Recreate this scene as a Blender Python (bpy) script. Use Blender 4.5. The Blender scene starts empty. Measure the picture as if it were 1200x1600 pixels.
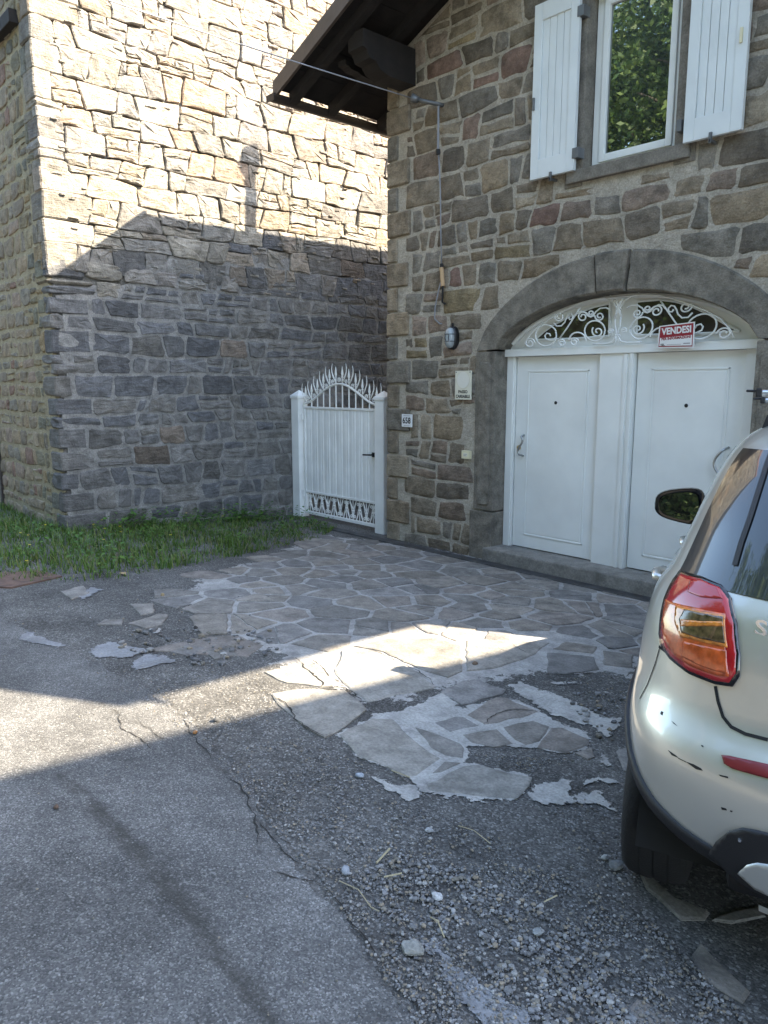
import bpy, bmesh, math, random
import numpy as np
from mathutils import Vector, Matrix, noise as mnoise
from mathutils.bvhtree import BVHTree
from mathutils.geometry import delaunay_2d_cdt, tessellate_polygon
rad = math.radians
scene = bpy.context.scene
col = scene.collection
# ------------------------------------------------------------------ camera, sky, sun, exposure
FPX, HC, PITCH, HEAD = 1180.0, 1.70, rad(9.6), rad(137.9)
cd = bpy.data.cameras.new('camera'); cam = bpy.data.objects.new('camera', cd); col.objects.link(cam)
cd.sensor_fit = 'VERTICAL'; cd.sensor_height = 24; cd.lens = 24 * FPX / 1600
cd.clip_start = .05; cd.clip_end = 2000
cam.location = (0, 0, HC); cam.rotation_euler = (math.pi / 2 - PITCH, 0, HEAD - math.pi / 2)
scene.camera = cam
SUN = Vector((1.08, .74, 1.0)).normalized()
el = math.asin(SUN.z); az = math.atan2(SUN.x, SUN.y)
w = bpy.data.worlds.new('World'); scene.world = w; w.use_nodes = True
nt = w.node_tree; bgn = nt.nodes['Background']
sky = nt.nodes.new('ShaderNodeTexSky'); sky.sky_type = 'NISHITA'; sky.sun_disc = False
sky.sun_elevation = el; sky.sun_rotation = az; sky.altitude = 600; sky.air_density = 1.0; sky.dust_density = 1.5; sky.ozone_density = 1.0
nt.links.new(sky.outputs[0], bgn.inputs[0]); bgn.inputs[1].default_value = .15
sd = bpy.data.lights.new('sun', 'SUN'); sd.energy = 3.6; sd.angle = rad(.53); sd.color = (1, .915, .80)
so = bpy.data.objects.new('sun', sd); col.objects.link(so); so.location = SUN * 50
so.rotation_euler = SUN.to_track_quat('Z', 'Y').to_euler()
vs = scene.view_settings; vs.view_transform = 'Standard'; vs.look = 'None'; vs.exposure = 2.95; vs.gamma = 1
vs.use_white_balance = True; vs.white_balance_temperature = 7300; vs.white_balance_tint = 8

# ------------------------------------------------------------------ pixel -> direction helpers
_f = Vector((math.cos(HEAD), math.sin(HEAD), 0)); _r = Vector((_f.y, -_f.x, 0)); _u = Vector((0, 0, 1))
_d = _f * math.cos(PITCH) - _u * math.sin(PITCH); _c = _f * math.sin(PITCH) + _u * math.cos(PITCH)
CAM = Vector((0, 0, HC))
def ray(u, v): return _d + _r * ((u - 600) / FPX) + _c * ((800 - v) / FPX)
def gz(x, y):                      # height of the ground: the yard falls gently to the house
    if y < -6: return .10 + min(6.0, (-6 - y) * .35)
    return .10 - .052 * min(max(0, y - .5), 8)
def ground(u, v):
    d = ray(u, v); t = 1
    for i in range(40): t = (gz(0, d.y * t) - HC) / d.z
    return CAM + d * t
def on_y(u, v, y): d = ray(u, v); return CAM + d * (y / d.y)
def on_x(u, v, x): d = ray(u, v); return CAM + d * (x / d.x)
YF = 6.28                          # front of the house
XL, YL = -9.10, 3.12               # side and front of the building across the alley

# ------------------------------------------------------------------ materials
MATS = {}
def nodes(name):
    m = bpy.data.materials.new(name); m.use_nodes = True; MATS[name] = m
    nt = m.node_tree; return m, nt, nt.nodes['Principled BSDF'], nt.nodes.new, nt.links.new
def simple(name, c, rough=.6, metal=0, coat=0, bump=0, bscale=40, var=0, vscale=6, spec=.5):
    m, nt, b, N, L = nodes(name)
    b.inputs['Base Color'].default_value = (*c, 1); b.inputs['Roughness'].default_value = rough
    b.inputs['Metallic'].default_value = metal; b.inputs['Coat Weight'].default_value = coat
    b.inputs['Specular IOR Level'].default_value = spec
    g = N('ShaderNodeNewGeometry')
    if var:
        n = N('ShaderNodeTexNoise'); n.inputs['Scale'].default_value = vscale; n.inputs['Detail'].default_value = 6
        L(g.outputs['Position'], n.inputs['Vector'])
        r = N('ShaderNodeMapRange'); r.inputs['From Min'].default_value = .3; r.inputs['From Max'].default_value = .7
        r.inputs['To Min'].default_value = 1 - var; r.inputs['To Max'].default_value = 1 + var; L(n.outputs['Fac'], r.inputs['Value'])
        mx = N('ShaderNodeVectorMath'); mx.operation = 'SCALE'; mx.inputs[0].default_value = c; L(r.outputs[0], mx.inputs['Scale'])
        L(mx.outputs[0], b.inputs['Base Color'])
    if bump:
        n2 = N('ShaderNodeTexNoise'); n2.inputs['Scale'].default_value = bscale; n2.inputs['Detail'].default_value = 5
        L(g.outputs['Position'], n2.inputs['Vector'])
        bp = N('ShaderNodeBump'); bp.inputs['Strength'].default_value = bump; bp.inputs['Distance'].default_value = .01
        L(n2.outputs['Fac'], bp.inputs['Height']); L(bp.outputs[0], b.inputs['Normal'])
    return m
def stone_mat(name, src='object', ramp=None, rough=.9, bump=.6, var=.35, stain=(.05, .05, .045), stain_amt=.45, dist=.02, lichen=0, strat=0):
    """stone: tone per object (object colour) or per loose piece (random per island), with blotches, grain and relief"""
    m, nt, b, N, L = nodes(name)
    b.inputs['Roughness'].default_value = rough; b.inputs['Specular IOR Level'].default_value = .25
    g = N('ShaderNodeNewGeometry')
    if src == 'object':
        base = N('ShaderNodeObjectInfo').outputs['Color']
    elif src == 'island':
        cr = N('ShaderNodeValToRGB'); cr.color_ramp.interpolation = 'CONSTANT'
        els = cr.color_ramp.elements
        while len(els) < len(ramp): els.new(.5)
        for i, c in enumerate(ramp): els[i].position = i / len(ramp); els[i].color = (*c, 1)
        L(g.outputs['Random Per Island'], cr.inputs[0]); base = cr.outputs[0]
    else:
        rg = N('ShaderNodeRGB'); rg.outputs[0].default_value = (*src, 1); base = rg.outputs[0]
    def noise(scale, detail=6, rough=.55, vec=None):
        n = N('ShaderNodeTexNoise'); n.inputs['Scale'].default_value = scale; n.inputs['Detail'].default_value = detail; n.inputs['Roughness'].default_value = rough
        L(vec or g.outputs['Position'], n.inputs['Vector']); return n.outputs['Fac']
    def rng(v, a, b_, c, d):
        r = N('ShaderNodeMapRange'); L(v, r.inputs[0]); r.inputs[1].default_value = a; r.inputs[2].default_value = b_; r.inputs[3].default_value = c; r.inputs[4].default_value = d; return r.outputs[0]
    n1 = noise(9); n2 = noise(70, 8, .65)
    s1 = rng(n1, .3, .7, 1 - var, 1 + var); s2 = rng(n2, .3, .7, .72, 1.28)
    mu = N('ShaderNodeMath'); mu.operation = 'MULTIPLY'; L(s1, mu.inputs[0]); L(s2, mu.inputs[1])
    sc = N('ShaderNodeVectorMath'); sc.operation = 'SCALE'; L(base, sc.inputs[0]); L(mu.outputs[0], sc.inputs['Scale'])
    n3 = noise(3.2, 8, .65)
    mx = N('ShaderNodeMixRGB'); L(rng(n3, .54, .68, 0, stain_amt), mx.inputs[0]); L(sc.outputs[0], mx.inputs[1]); mx.inputs[2].default_value = (*stain, 1)
    out = mx.outputs[0]
    if lichen:
        n5 = noise(26, 4, .6); ml = N('ShaderNodeMixRGB'); L(rng(n5, .6, .68, 0, lichen), ml.inputs[0]); L(out, ml.inputs[1]); ml.inputs[2].default_value = (.36, .34, .28, 1); out = ml.outputs[0]
    L(out, b.inputs['Base Color'])
    n4 = noise(22, 8, .62)
    ad = N('ShaderNodeMath'); ad.operation = 'ADD'; L(n4, ad.inputs[0]); L(rng(n2, 0, 1, 0, .45), ad.inputs[1])
    hgt = ad.outputs[0]
    if strat:
        mp = N('ShaderNodeMapping'); mp.inputs['Scale'].default_value = (5, 5, 34); mp.inputs['Rotation'].default_value = (.25, .1, 0); L(g.outputs['Position'], mp.inputs[0])
        n6 = noise(1.0, 5, .6, mp.outputs[0]); a2 = N('ShaderNodeMath'); a2.operation = 'ADD'; L(hgt, a2.inputs[0]); L(rng(n6, .35, .65, 0, strat), a2.inputs[1]); hgt = a2.outputs[0]
    bp = N('ShaderNodeBump'); bp.inputs['Strength'].default_value = bump; bp.inputs['Distance'].default_value = dist
    L(hgt, bp.inputs['Height']); L(bp.outputs[0], b.inputs['Normal'])
    return m

stone_mat('house_stone', bump=.9, dist=.03, lichen=.3, strat=.12, stain=(.07, .06, .05), stain_amt=.5)
stone_mat('rubble_stone', bump=.75, dist=.03, strat=.3, stain_amt=.3)
def shade_(c, k): return tuple(x * k for x in c)
HOUSE_TONES = [(.265, .215, .155), (.235, .195, .145), (.285, .225, .155), (.2, .18, .148), (.295, .245, .18), (.25, .205, .152), (.19, .16, .125), (.27, .21, .165), (.225, .20, .165)]
RED_TONES = [(.215, .142, .112), (.19, .125, .1), (.225, .16, .125)]
RUBBLE_LIT = [shade_(c, .93) for c in [(.275, .25, .21), (.255, .23, .195), (.29, .26, .215), (.24, .22, .195), (.28, .24, .195), (.25, .235, .21), (.285, .235, .18), (.265, .225, .185), (.225, .205, .185)]]
RUBBLE_SHADED = [(.155, .152, .15), (.138, .137, .14), (.17, .162, .152), (.148, .143, .138), (.172, .162, .148), (.128, .128, .132)]  # same kind of stone, with the lower wall's shade put into a darker tone
FRONT_TONES = [(.21, .19, .135), (.18, .175, .135), (.165, .165, .14), (.24, .20, .13), (.2, .18, .145), (.26, .2, .12)]
stone_mat('small_stone_lit', 'island', RUBBLE_LIT, bump=.8, dist=.03, strat=.3)
stone_mat('small_stone_shaded', 'island', RUBBLE_SHADED, bump=.8, dist=.025)
stone_mat('small_stone_house', 'island', HOUSE_TONES + RED_TONES[:1], bump=.55)
stone_mat('mortar_house', (.43, .385, .315), bump=.9, var=.18, stain=(.22, .2, .16), stain_amt=.35, dist=.03)
stone_mat('mortar_dark', (.19, .178, .16), bump=1, var=.3, stain_amt=.3, dist=.04)
stone_mat('mortar_low', (.25, .242, .228), bump=1, var=.3, stain=(.12, .115, .11), stain_amt=.4, dist=.03)
stone_mat('mortar_front', (.33, .29, .2), bump=.9, var=.2, stain=(.18, .16, .11), stain_amt=.3, dist=.03)
stone_mat('arch_stone', (.20, .18, .148), bump=.75, var=.35, stain=(.05, .05, .045), stain_amt=.65, dist=.02)
stone_mat('sill_stone', (.2, .18, .15), bump=.5, var=.25, dist=.012)
stone_mat('threshold_stone', (.24, .225, .2), bump=.5, var=.25, dist=.012, stain=(.1, .09, .075))
stone_mat('flagstone', bump=.7, dist=.012, var=.3, stain=(.10, .093, .085), stain_amt=.6, lichen=.2, strat=0)
stone_mat('joint_cement', (.37, .36, .34), bump=.8, dist=.012, var=.2, stain=(.13, .125, .12), stain_amt=.75)
stone_mat('joint_slate', (.235, .24, .25), bump=.8, dist=.012, var=.2, stain=(.13, .125, .12), stain_amt=.5, lichen=.5)
stone_mat('joint_dusty', (.33, .32, .305), bump=.8, dist=.012, var=.25, stain=(.15, .145, .14), stain_amt=.8)
stone_mat('pebble_stone', 'island', [(.15, .15, .15), (.22, .215, .21), (.12, .12, .125), (.30, .295, .285), (.18, .165, .14), (.21, .21, .215), (.14, .135, .13), (.25, .21, .16)], bump=.2, var=.15)

def ground_mat(name, c1, c2, c3, scale, seam=False, big=1.2):
    """crushed aggregate: voronoi chips of several tones in a darker binder"""
    m, nt, b, N, L = nodes(name)
    b.inputs['Roughness'].default_value = .92; b.inputs['Specular IOR Level'].default_value = .2
    g = N('ShaderNodeNewGeometry')
    v = N('ShaderNodeTexVoronoi'); v.inputs['Scale'].default_value = scale; L(g.outputs['Position'], v.inputs['Vector'])
    v2 = N('ShaderNodeTexVoronoi'); v2.inputs['Scale'].default_value = scale * .38; L(g.outputs['Position'], v2.inputs['Vector'])
    sp = N('ShaderNodeSeparateColor'); L(v.outputs['Color'], sp.inputs[0])
    cr = N('ShaderNodeValToRGB'); e = cr.color_ramp.elements
    e[0].position = 0; e[0].color = (*c1, 1); e[1].position = 1; e[1].color = (*c3, 1)
    q = e.new(.55); q.color = (*c2, 1); q = e.new(.86); q.color = (*[min(.5, x * 1.35) for x in c2], 1)
    L(sp.outputs[0], cr.inputs[0])
    n = N('ShaderNodeTexNoise'); n.inputs['Scale'].default_value = big; n.inputs['Detail'].default_value = 9; n.inputs['Roughness'].default_value = .62; L(g.outputs['Position'], n.inputs['Vector'])
    r = N('ShaderNodeMapRange'); L(n.outputs['Fac'], r.inputs[0]); r.inputs[1].default_value = .3; r.inputs[2].default_value = .7; r.inputs[3].default_value = .6; r.inputs[4].default_value = 1.32
    nl = N('ShaderNodeTexNoise'); nl.inputs['Scale'].default_value = big * 7; nl.inputs['Detail'].default_value = 6; nl.inputs['Roughness'].default_value = .7; L(g.outputs['Position'], nl.inputs['Vector'])
    rl_ = N('ShaderNodeMapRange'); L(nl.outputs['Fac'], rl_.inputs[0]); rl_.inputs[1].default_value = .3; rl_.inputs[2].default_value = .7; rl_.inputs[3].default_value = .78; rl_.inputs[4].default_value = 1.2
    mm_ = N('ShaderNodeMath'); mm_.operation = 'MULTIPLY'; L(r.outputs[0], mm_.inputs[0]); L(rl_.outputs[0], mm_.inputs[1])
    sc = N('ShaderNodeVectorMath'); sc.operation = 'SCALE'; L(cr.outputs[0], sc.inputs[0]); L(mm_.outputs[0], sc.inputs['Scale'])
    # a few bigger chips
    s2 = N('ShaderNodeSeparateColor'); L(v2.outputs['Color'], s2.inputs[0])
    gt = N('ShaderNodeMath'); gt.operation = 'GREATER_THAN'; gt.inputs[1].default_value = .9; L(s2.outputs[1], gt.inputs[0])
    lt = N('ShaderNodeMath'); lt.operation = 'LESS_THAN'; lt.inputs[1].default_value = .34; L(v2.outputs['Distance'], lt.inputs[0])
    an = N('ShaderNodeMath'); an.operation = 'MULTIPLY'; L(gt.outputs[0], an.inputs[0]); L(lt.outputs[0], an.inputs[1])
    am = N('ShaderNodeMath'); am.operation = 'MULTIPLY'; L(an.outputs[0], am.inputs[0]); am.inputs[1].default_value = .6
    mx = N('ShaderNodeMixRGB'); L(am.outputs[0], mx.inputs[0]); L(sc.outputs[0], mx.inputs[1]); mx.inputs[2].default_value = (*c3, 1)
    out = mx.outputs[0]
    if seam:
        at = N('ShaderNodeAttribute'); at.attribute_name = 'dirt'
        nb_n = N('ShaderNodeTexNoise'); nb_n.inputs['Scale'].default_value = 38; nb_n.inputs['Detail'].default_value = 8; nb_n.inputs['Roughness'].default_value = .7; L(g.outputs['Position'], nb_n.inputs['Vector'])
        md_ = N('ShaderNodeMath'); md_.operation = 'MULTIPLY_ADD'; L(nb_n.outputs['Fac'], md_.inputs[0]); md_.inputs[1].default_value = 1.5; md_.inputs[2].default_value = -.85
        ma_ = N('ShaderNodeMath'); ma_.operation = 'ADD'; L(md_.outputs[0], ma_.inputs[0]); L(at.outputs['Fac'], ma_.inputs[1])
        mr_ = N('ShaderNodeMapRange'); L(ma_.outputs[0], mr_.inputs[0]); mr_.inputs[1].default_value = .0; mr_.inputs[2].default_value = .8; mr_.inputs[4].default_value = .8
        m2 = N('ShaderNodeMixRGB'); L(mr_.outputs[0], m2.inputs[0]); L(out, m2.inputs[1]); m2.inputs[2].default_value = (.05, .047, .042, 1); out = m2.outputs[0]
    L(out, b.inputs['Base Color'])
    ih = N('ShaderNodeMath'); ih.operation = 'SUBTRACT'; ih.inputs[0].default_value = 1; L(v.outputs['Distance'], ih.inputs[1])
    bp = N('ShaderNodeBump'); bp.inputs['Strength'].default_value = .55; bp.inputs['Distance'].default_value = .006
    L(ih.outputs[0], bp.inputs['Height']); L(bp.outputs[0], b.inputs['Normal'])
for mn in ('joint_cement', 'joint_dusty', 'joint_slate'):
    nt_ = MATS[mn].node_tree; N = nt_.nodes.new; L = nt_.links.new; bs = nt_.nodes['Principled BSDF']
    at_ = N('ShaderNodeAttribute'); at_.attribute_name = 'rim'; g_ = N('ShaderNodeNewGeometry'); nn = N('ShaderNodeTexNoise'); nn.inputs['Scale'].default_value = 14; nn.inputs['Detail'].default_value = 9; nn.inputs['Roughness'].default_value = .68; L(g_.outputs['Position'], nn.inputs['Vector'])
    a1 = N('ShaderNodeMath'); a1.operation = 'MULTIPLY_ADD'; L(nn.outputs['Fac'], a1.inputs[0]); a1.inputs[1].default_value = 2.6; a1.inputs[2].default_value = -1.46
    a2 = N('ShaderNodeMath'); a2.operation = 'ADD'; L(a1.outputs[0], a2.inputs[0]); L(at_.outputs['Fac'], a2.inputs[1])
    a3 = N('ShaderNodeMapRange'); L(a2.outputs[0], a3.inputs[0]); a3.inputs[1].default_value = .14; a3.inputs[2].default_value = .24
    tb = N('ShaderNodeBsdfTransparent'); mx = N('ShaderNodeMixShader'); L(a3.outputs[0], mx.inputs[0]); L(tb.outputs[0], mx.inputs[1]); L(bs.outputs[0], mx.inputs[2]); L(mx.outputs[0], nt_.nodes['Material Output'].inputs[0])
ground_mat('asphalt', (.08, .079, .078), (.13, .127, .123), (.27, .265, .255), 185, seam=True)
ground_mat('dirt_gravel', (.062, .06, .057), (.108, .104, .098), (.25, .245, .235), 130, big=2.2)
simple('white_door', (.80, .81, .77), .42, bump=.08, bscale=120, var=.07, vscale=2.2)
simple('white_metal', (.80, .81, .78), .38, var=.08, vscale=4)
simple('shutter_paint', (.70, .735, .725), .5, var=.05, vscale=4)
simple('dark_gap', (.012, .012, .012), .9)
simple('brown_wood', (.013, .010, .009), .9, bump=.4, bscale=60, var=.3, vscale=8)
simple('brown_board', (.028, .02, .017), .6, bump=.4, bscale=40, var=.3, vscale=5)
simple('bargeboard_paint', (.075, .056, .046), .55, bump=.2, var=.2)
simple('roof_tile', (.36, .16, .1), .85, bump=.6, var=.3)
simple('plaster', (.45, .4, .32), .9, bump=.4, var=.15)
simple('black_plastic', (.012, .012, .014), .48, bump=.15, bscale=400)
simple('black_gloss', (.008, .008, .01), .12, coat=.4)
simple('black_iron', (.015, .015, .017), .45)
simple('grey_iron', (.16, .165, .17), .5, metal=.5, var=.2)
simple('drain_metal', (.10, .10, .10), .6, metal=.3, var=.3, vscale=9)
simple('rusty_plate', (.12, .07, .052), .85, bump=.5, bscale=120, var=.35, vscale=14)
simple('steel', (.42, .44, .45), .3, metal=1)
simple('brass', (.55, .45, .24), .3, metal=1)
simple('cream_plastic', (.74, .68, .46), .45)
simple('cream_board', (.72, .69, .56), .5, var=.05, vscale=12)
simple('faded_disc', (.75, .73, .64), .5)
simple('faded_ring', (.66, .61, .5), .5)
simple('white_plate', (.78, .79, .78), .3)
simple('sign_red', (.30, .018, .03), .4)
simple('sign_white', (.78, .77, .74), .4)
simple('ink_black', (.015, .015, .015), .6)
simple('ink_grey', (.32, .3, .3), .6)
simple('wire_grey', (.26, .27, .29), .5)
simple('tan_plastic', (.55, .36, .2), .5)
simple('glass_lamp', (.34, .38, .4), .12, coat=.5)
simple('rubber', (.014, .014, .015), .75, bump=.3, bscale=150)
simple('chrome', (.75, .76, .78), .12, metal=1)
simple('bar_alloy', (.62, .64, .66), .3, metal=1)
simple('skid_silver', (.5, .5, .48), .4, metal=.6)
simple('dull_red', (.17, .012, .016), .35, coat=.3)
simple('red_lens', (.42, .012, .018), .12, coat=.8)
simple('amber_lens', (.62, .2, .03), .14, coat=.8, var=.35, vscale=55)
simple('orange_lens', (.52, .09, .022), .14, coat=.8, var=.4, vscale=45)
simple('smoke_lens', (.10, .065, .03), .12, coat=.8, var=.6, vscale=70)
simple('bark', (.09, .07, .055), .9, bump=.6, bscale=25, var=.3)
simple('crack_dirt', (.022, .02, .018), .95)
simple('straw', (.36, .31, .2), .8, var=.2)
simple('dry_leaf', (.34, .24, .12), .8)
simple('yellow_petal', (.75, .58, .03), .6)
# silver metallic paint
m, nt_, b, N, L = nodes('silver_paint')
b.inputs['Base Color'].default_value = (.60, .585, .53, 1); b.inputs['Metallic'].default_value = .65; b.inputs['Roughness'].default_value = .33
b.inputs['Coat Weight'].default_value = 1; b.inputs['Coat Roughness'].default_value = .03
tn = N('ShaderNodeTexNoise'); tn.inputs['Scale'].default_value = 5; tn.inputs['Detail'].default_value = 8
tr = N('ShaderNodeMapRange'); tr.inputs[1].default_value = .35; tr.inputs[2].default_value = .75; tr.inputs[3].default_value = .28; tr.inputs[4].default_value = .46
L(tn.outputs['Fac'], tr.inputs[0]); L(tr.outputs[0], b.inputs['Roughness'])
def glass(name, tint, fac, rough=.01):
    m, nt, b, N, L = nodes(name)
    gl = N('ShaderNodeBsdfGlossy'); gl.inputs['Roughness'].default_value = rough; gl.inputs['Color'].default_value = (.92, .96, .95, 1)
    b.inputs['Base Color'].default_value = (*tint, 1); b.inputs['Roughness'].default_value = .3
    mx = N('ShaderNodeMixShader')
    lw = N('ShaderNodeFresnel'); lw.inputs['IOR'].default_value = 1.5
    ad = N('ShaderNodeMath'); ad.operation = 'ADD'; ad.use_clamp = True; ad.inputs[1].default_value = fac; L(lw.outputs[0], ad.inputs[0])
    L(ad.outputs[0], mx.inputs[0]); L(b.outputs[0], mx.inputs[1]); L(gl.outputs[0], mx.inputs[2])
    L(mx.outputs[0], nt.nodes['Material Output'].inputs[0])
glass('window_glass', (.008, .011, .01), .2); glass('fanlight_glass', (.03, .02, .015), .05); glass('car_glass', (.006, .007, .009), .03); glass('mirror_glass', (.01, .01, .01), .3)
def leaf_mat(name, cols, trans=.25):
    m, nt, b, N, L = nodes(name)
    g = N('ShaderNodeNewGeometry'); cr = N('ShaderNodeValToRGB'); e = cr.color_ramp.elements
    e[0].color = (*cols[0], 1); e[1].color = (*cols[-1], 1)
    for i, c in enumerate(cols[1:-1]): q = e.new((i + 1) / (len(cols) - 1)); q.color = (*c, 1)
    L(g.outputs['Random Per Island'], cr.inputs[0]); L(cr.outputs[0], b.inputs['Base Color']); b.inputs['Roughness'].default_value = .55
    tb = N('ShaderNodeBsdfTranslucent'); L(cr.outputs[0], tb.inputs[0]); mx = N('ShaderNodeMixShader'); mx.inputs[0].default_value = trans
    L(b.outputs[0], mx.inputs[1]); L(tb.outputs[0], mx.inputs[2]); L(mx.outputs[0], nt.nodes['Material Output'].inputs[0])
leaf_mat('grass_blade', [(.035, .08, .010), (.055, .125, .016), (.085, .17, .022), (.13, .19, .035), (.2, .19, .07)])
leaf_mat('weed_leaf', [(.04, .10, .014), (.065, .16, .022), (.10, .2, .03)])
leaf_mat('tree_leaf', [(.03, .07, .015), (.045, .09, .02), (.07, .115, .026), (.10, .15, .036)])

# ------------------------------------------------------------------ mesh helpers
def obj(name, verts, faces, mat, parent=None, smooth=False, color=None):
    me = bpy.data.meshes.new(name)
    if isinstance(verts, np.ndarray): verts = verts.tolist()
    me.from_pydata([tuple(v) for v in verts], [], faces)
    if smooth: me.polygons.foreach_set('use_smooth', [True] * len(me.polygons))
    me.materials.append(MATS[mat]); me.update()
    o = bpy.data.objects.new(name, me); col.objects.link(o)
    if parent: o.parent = parent
    if color: o.color = (*color, 1)
    return o
def tag(o, label, cat, group=None):
    o['label'] = label; o['category'] = cat
    if group: o['group'] = group
    return o
def kind(o, k): o['kind'] = k; return o
def empty(name, loc=(0, 0, 0)):
    o = bpy.data.objects.new(name, None); col.objects.link(o); o.location = loc; o.empty_display_size = .1; return o
class MB:
    """collects shapes; build() links them as one mesh"""
    def __init__(s): s.v = []; s.f = []
    def add(s, v, f):
        n = len(s.v); s.v += [tuple(p) for p in v]; s.f += [tuple(i + n for i in q) for q in f]; return s
    def box(s, a, b, bev=0):
        x0, x1 = sorted((a[0], b[0])); y0, y1 = sorted((a[1], b[1])); z0, z1 = sorted((a[2], b[2]))
        bev = min(bev, (x1 - x0) * .45, (y1 - y0) * .45, (z1 - z0) * .45)
        if bev <= 0:
            v = [(x, y, z) for z in (z0, z1) for y in (y0, y1) for x in (x0, x1)]
            return s.add(v, [(0, 2, 3, 1), (4, 5, 7, 6), (0, 1, 5, 4), (2, 6, 7, 3), (0, 4, 6, 2), (1, 3, 7, 5)])
        bm = bmesh.new(); bmesh.ops.create_cube(bm, size=1)
        for q in bm.verts: q.co = Vector(((x0 + x1) / 2 + q.co.x * (x1 - x0), (y0 + y1) / 2 + q.co.y * (y1 - y0), (z0 + z1) / 2 + q.co.z * (z1 - z0)))
        bmesh.ops.bevel(bm, geom=bm.edges[:], offset=bev, segments=2, profile=.6, affect='EDGES')
        bm.verts.index_update(); v = [q.co.copy() for q in bm.verts]; f = [[q.index for q in p.verts] for p in bm.faces]; bm.free()
        return s.add(v, f)
    def tube(s, pts, r, n=6, cap=True, closed=False):
        pts = [Vector(p) for p in pts]; v = []; f = []; prev = None
        for i, p in enumerate(pts):
            a = pts[i - 1] if (i > 0 or closed) else pts[0]; b = pts[(i + 1) % len(pts)] if (i < len(pts) - 1 or closed) else pts[-1]
            t = (b - a).normalized()
            if prev is None:
                ref = Vector((0, 0, 1)) if abs(t.z) < .9 else Vector((1, 0, 0)); nx = t.cross(ref).normalized()
            else: nx = (prev - t * prev.dot(t)).normalized()
            prev = nx; ny = t.cross(nx); rr = r[i] if isinstance(r, (list, tuple)) else r
            for k in range(n): an = 2 * math.pi * k / n; v.append(p + nx * (rr * math.cos(an)) + ny * (rr * math.sin(an)))
        m = len(pts)
        for i in range(m if closed else m - 1):
            for k in range(n):
                a = i * n + k; b = i * n + (k + 1) % n; c = ((i + 1) % m) * n + (k + 1) % n; d = ((i + 1) % m) * n + k; f.append((a, b, c, d))
        if cap and not closed: f.append(tuple(range(n - 1, -1, -1))); f.append(tuple(range((m - 1) * n, m * n)))
        return s.add(v, f)
    def prism(s, poly, w, d0, d1):
        """poly of 2-D points; w maps (a, b, depth) to space"""
        n = len(poly); v = [w(a, b, d0) for a, b in poly] + [w(a, b, d1) for a, b in poly]
        return s.add(v, [tuple(range(n - 1, -1, -1)), tuple(range(n, 2 * n))] + [(i, (i + 1) % n, n + (i + 1) % n, n + i) for i in range(n)])
    def lathe(s, c, prof, n=16, axis='Z'):
        v = []; f = []
        for r, h in prof:
            for k in range(n):
                a = 2 * math.pi * k / n; p = (r * math.cos(a), r * math.sin(a), h)
                if axis == 'Y': p = (p[0], p[2], p[1])
                if axis == 'X': p = (p[2], p[0], p[1])
                v.append((c[0] + p[0], c[1] + p[1], c[2] + p[2]))
        for i in range(len(prof) - 1):
            for k in range(n): f.append((i * n + k, i * n + (k + 1) % n, (i + 1) * n + (k + 1) % n, (i + 1) * n + k))
        f.append(tuple(range(n - 1, -1, -1))); f.append(tuple(range((len(prof) - 1) * n, len(prof) * n)))
        return s.add(v, f)
    def build(s, name, mat, parent=None, smooth=False, color=None):
        o = obj(name, s.v, s.f, mat, parent, smooth, color)
        bm = bmesh.new(); bm.from_mesh(o.data); bmesh.ops.recalc_face_normals(bm, faces=bm.faces[:]); bm.to_mesh(o.data); bm.free()
        return o
def text(name, s, size, loc, rot, mat, parent, sx=1, bold=0):
    cu = bpy.data.curves.new(name, 'FONT'); cu.body = s; cu.size = size; cu.align_x = 'CENTER'; cu.align_y = 'CENTER'; cu.extrude = .0006; cu.offset = bold; cu.resolution_u = 3
    t = bpy.data.objects.new(name, cu); col.objects.link(t)
    bpy.context.view_layer.update()
    me = bpy.data.meshes.new_from_object(t.evaluated_get(bpy.context.evaluated_depsgraph_get())); bpy.data.objects.remove(t)
    me.materials.clear(); me.materials.append(MATS[mat]); o = bpy.data.objects.new(name, me); col.objects.link(o)
    o.parent = parent; o.location = loc; o.rotation_euler = rot; o.scale = (sx, 1, 1); return o
FACING = (math.pi / 2, 0, 0)       # text that reads from -Y
Wf = lambda a, b, d: (a, YF - d, b)            # house front: a = x, b = z, d = out of the wall
Wl = lambda a, b, d: (XL + d, a, b)            # side of the left building: a = y
Wg = lambda a, b, d: (a, YL - d, b)            # front of the left building
R = random.Random(7)
def shade(c, k): return [x * k for x in c]

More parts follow.
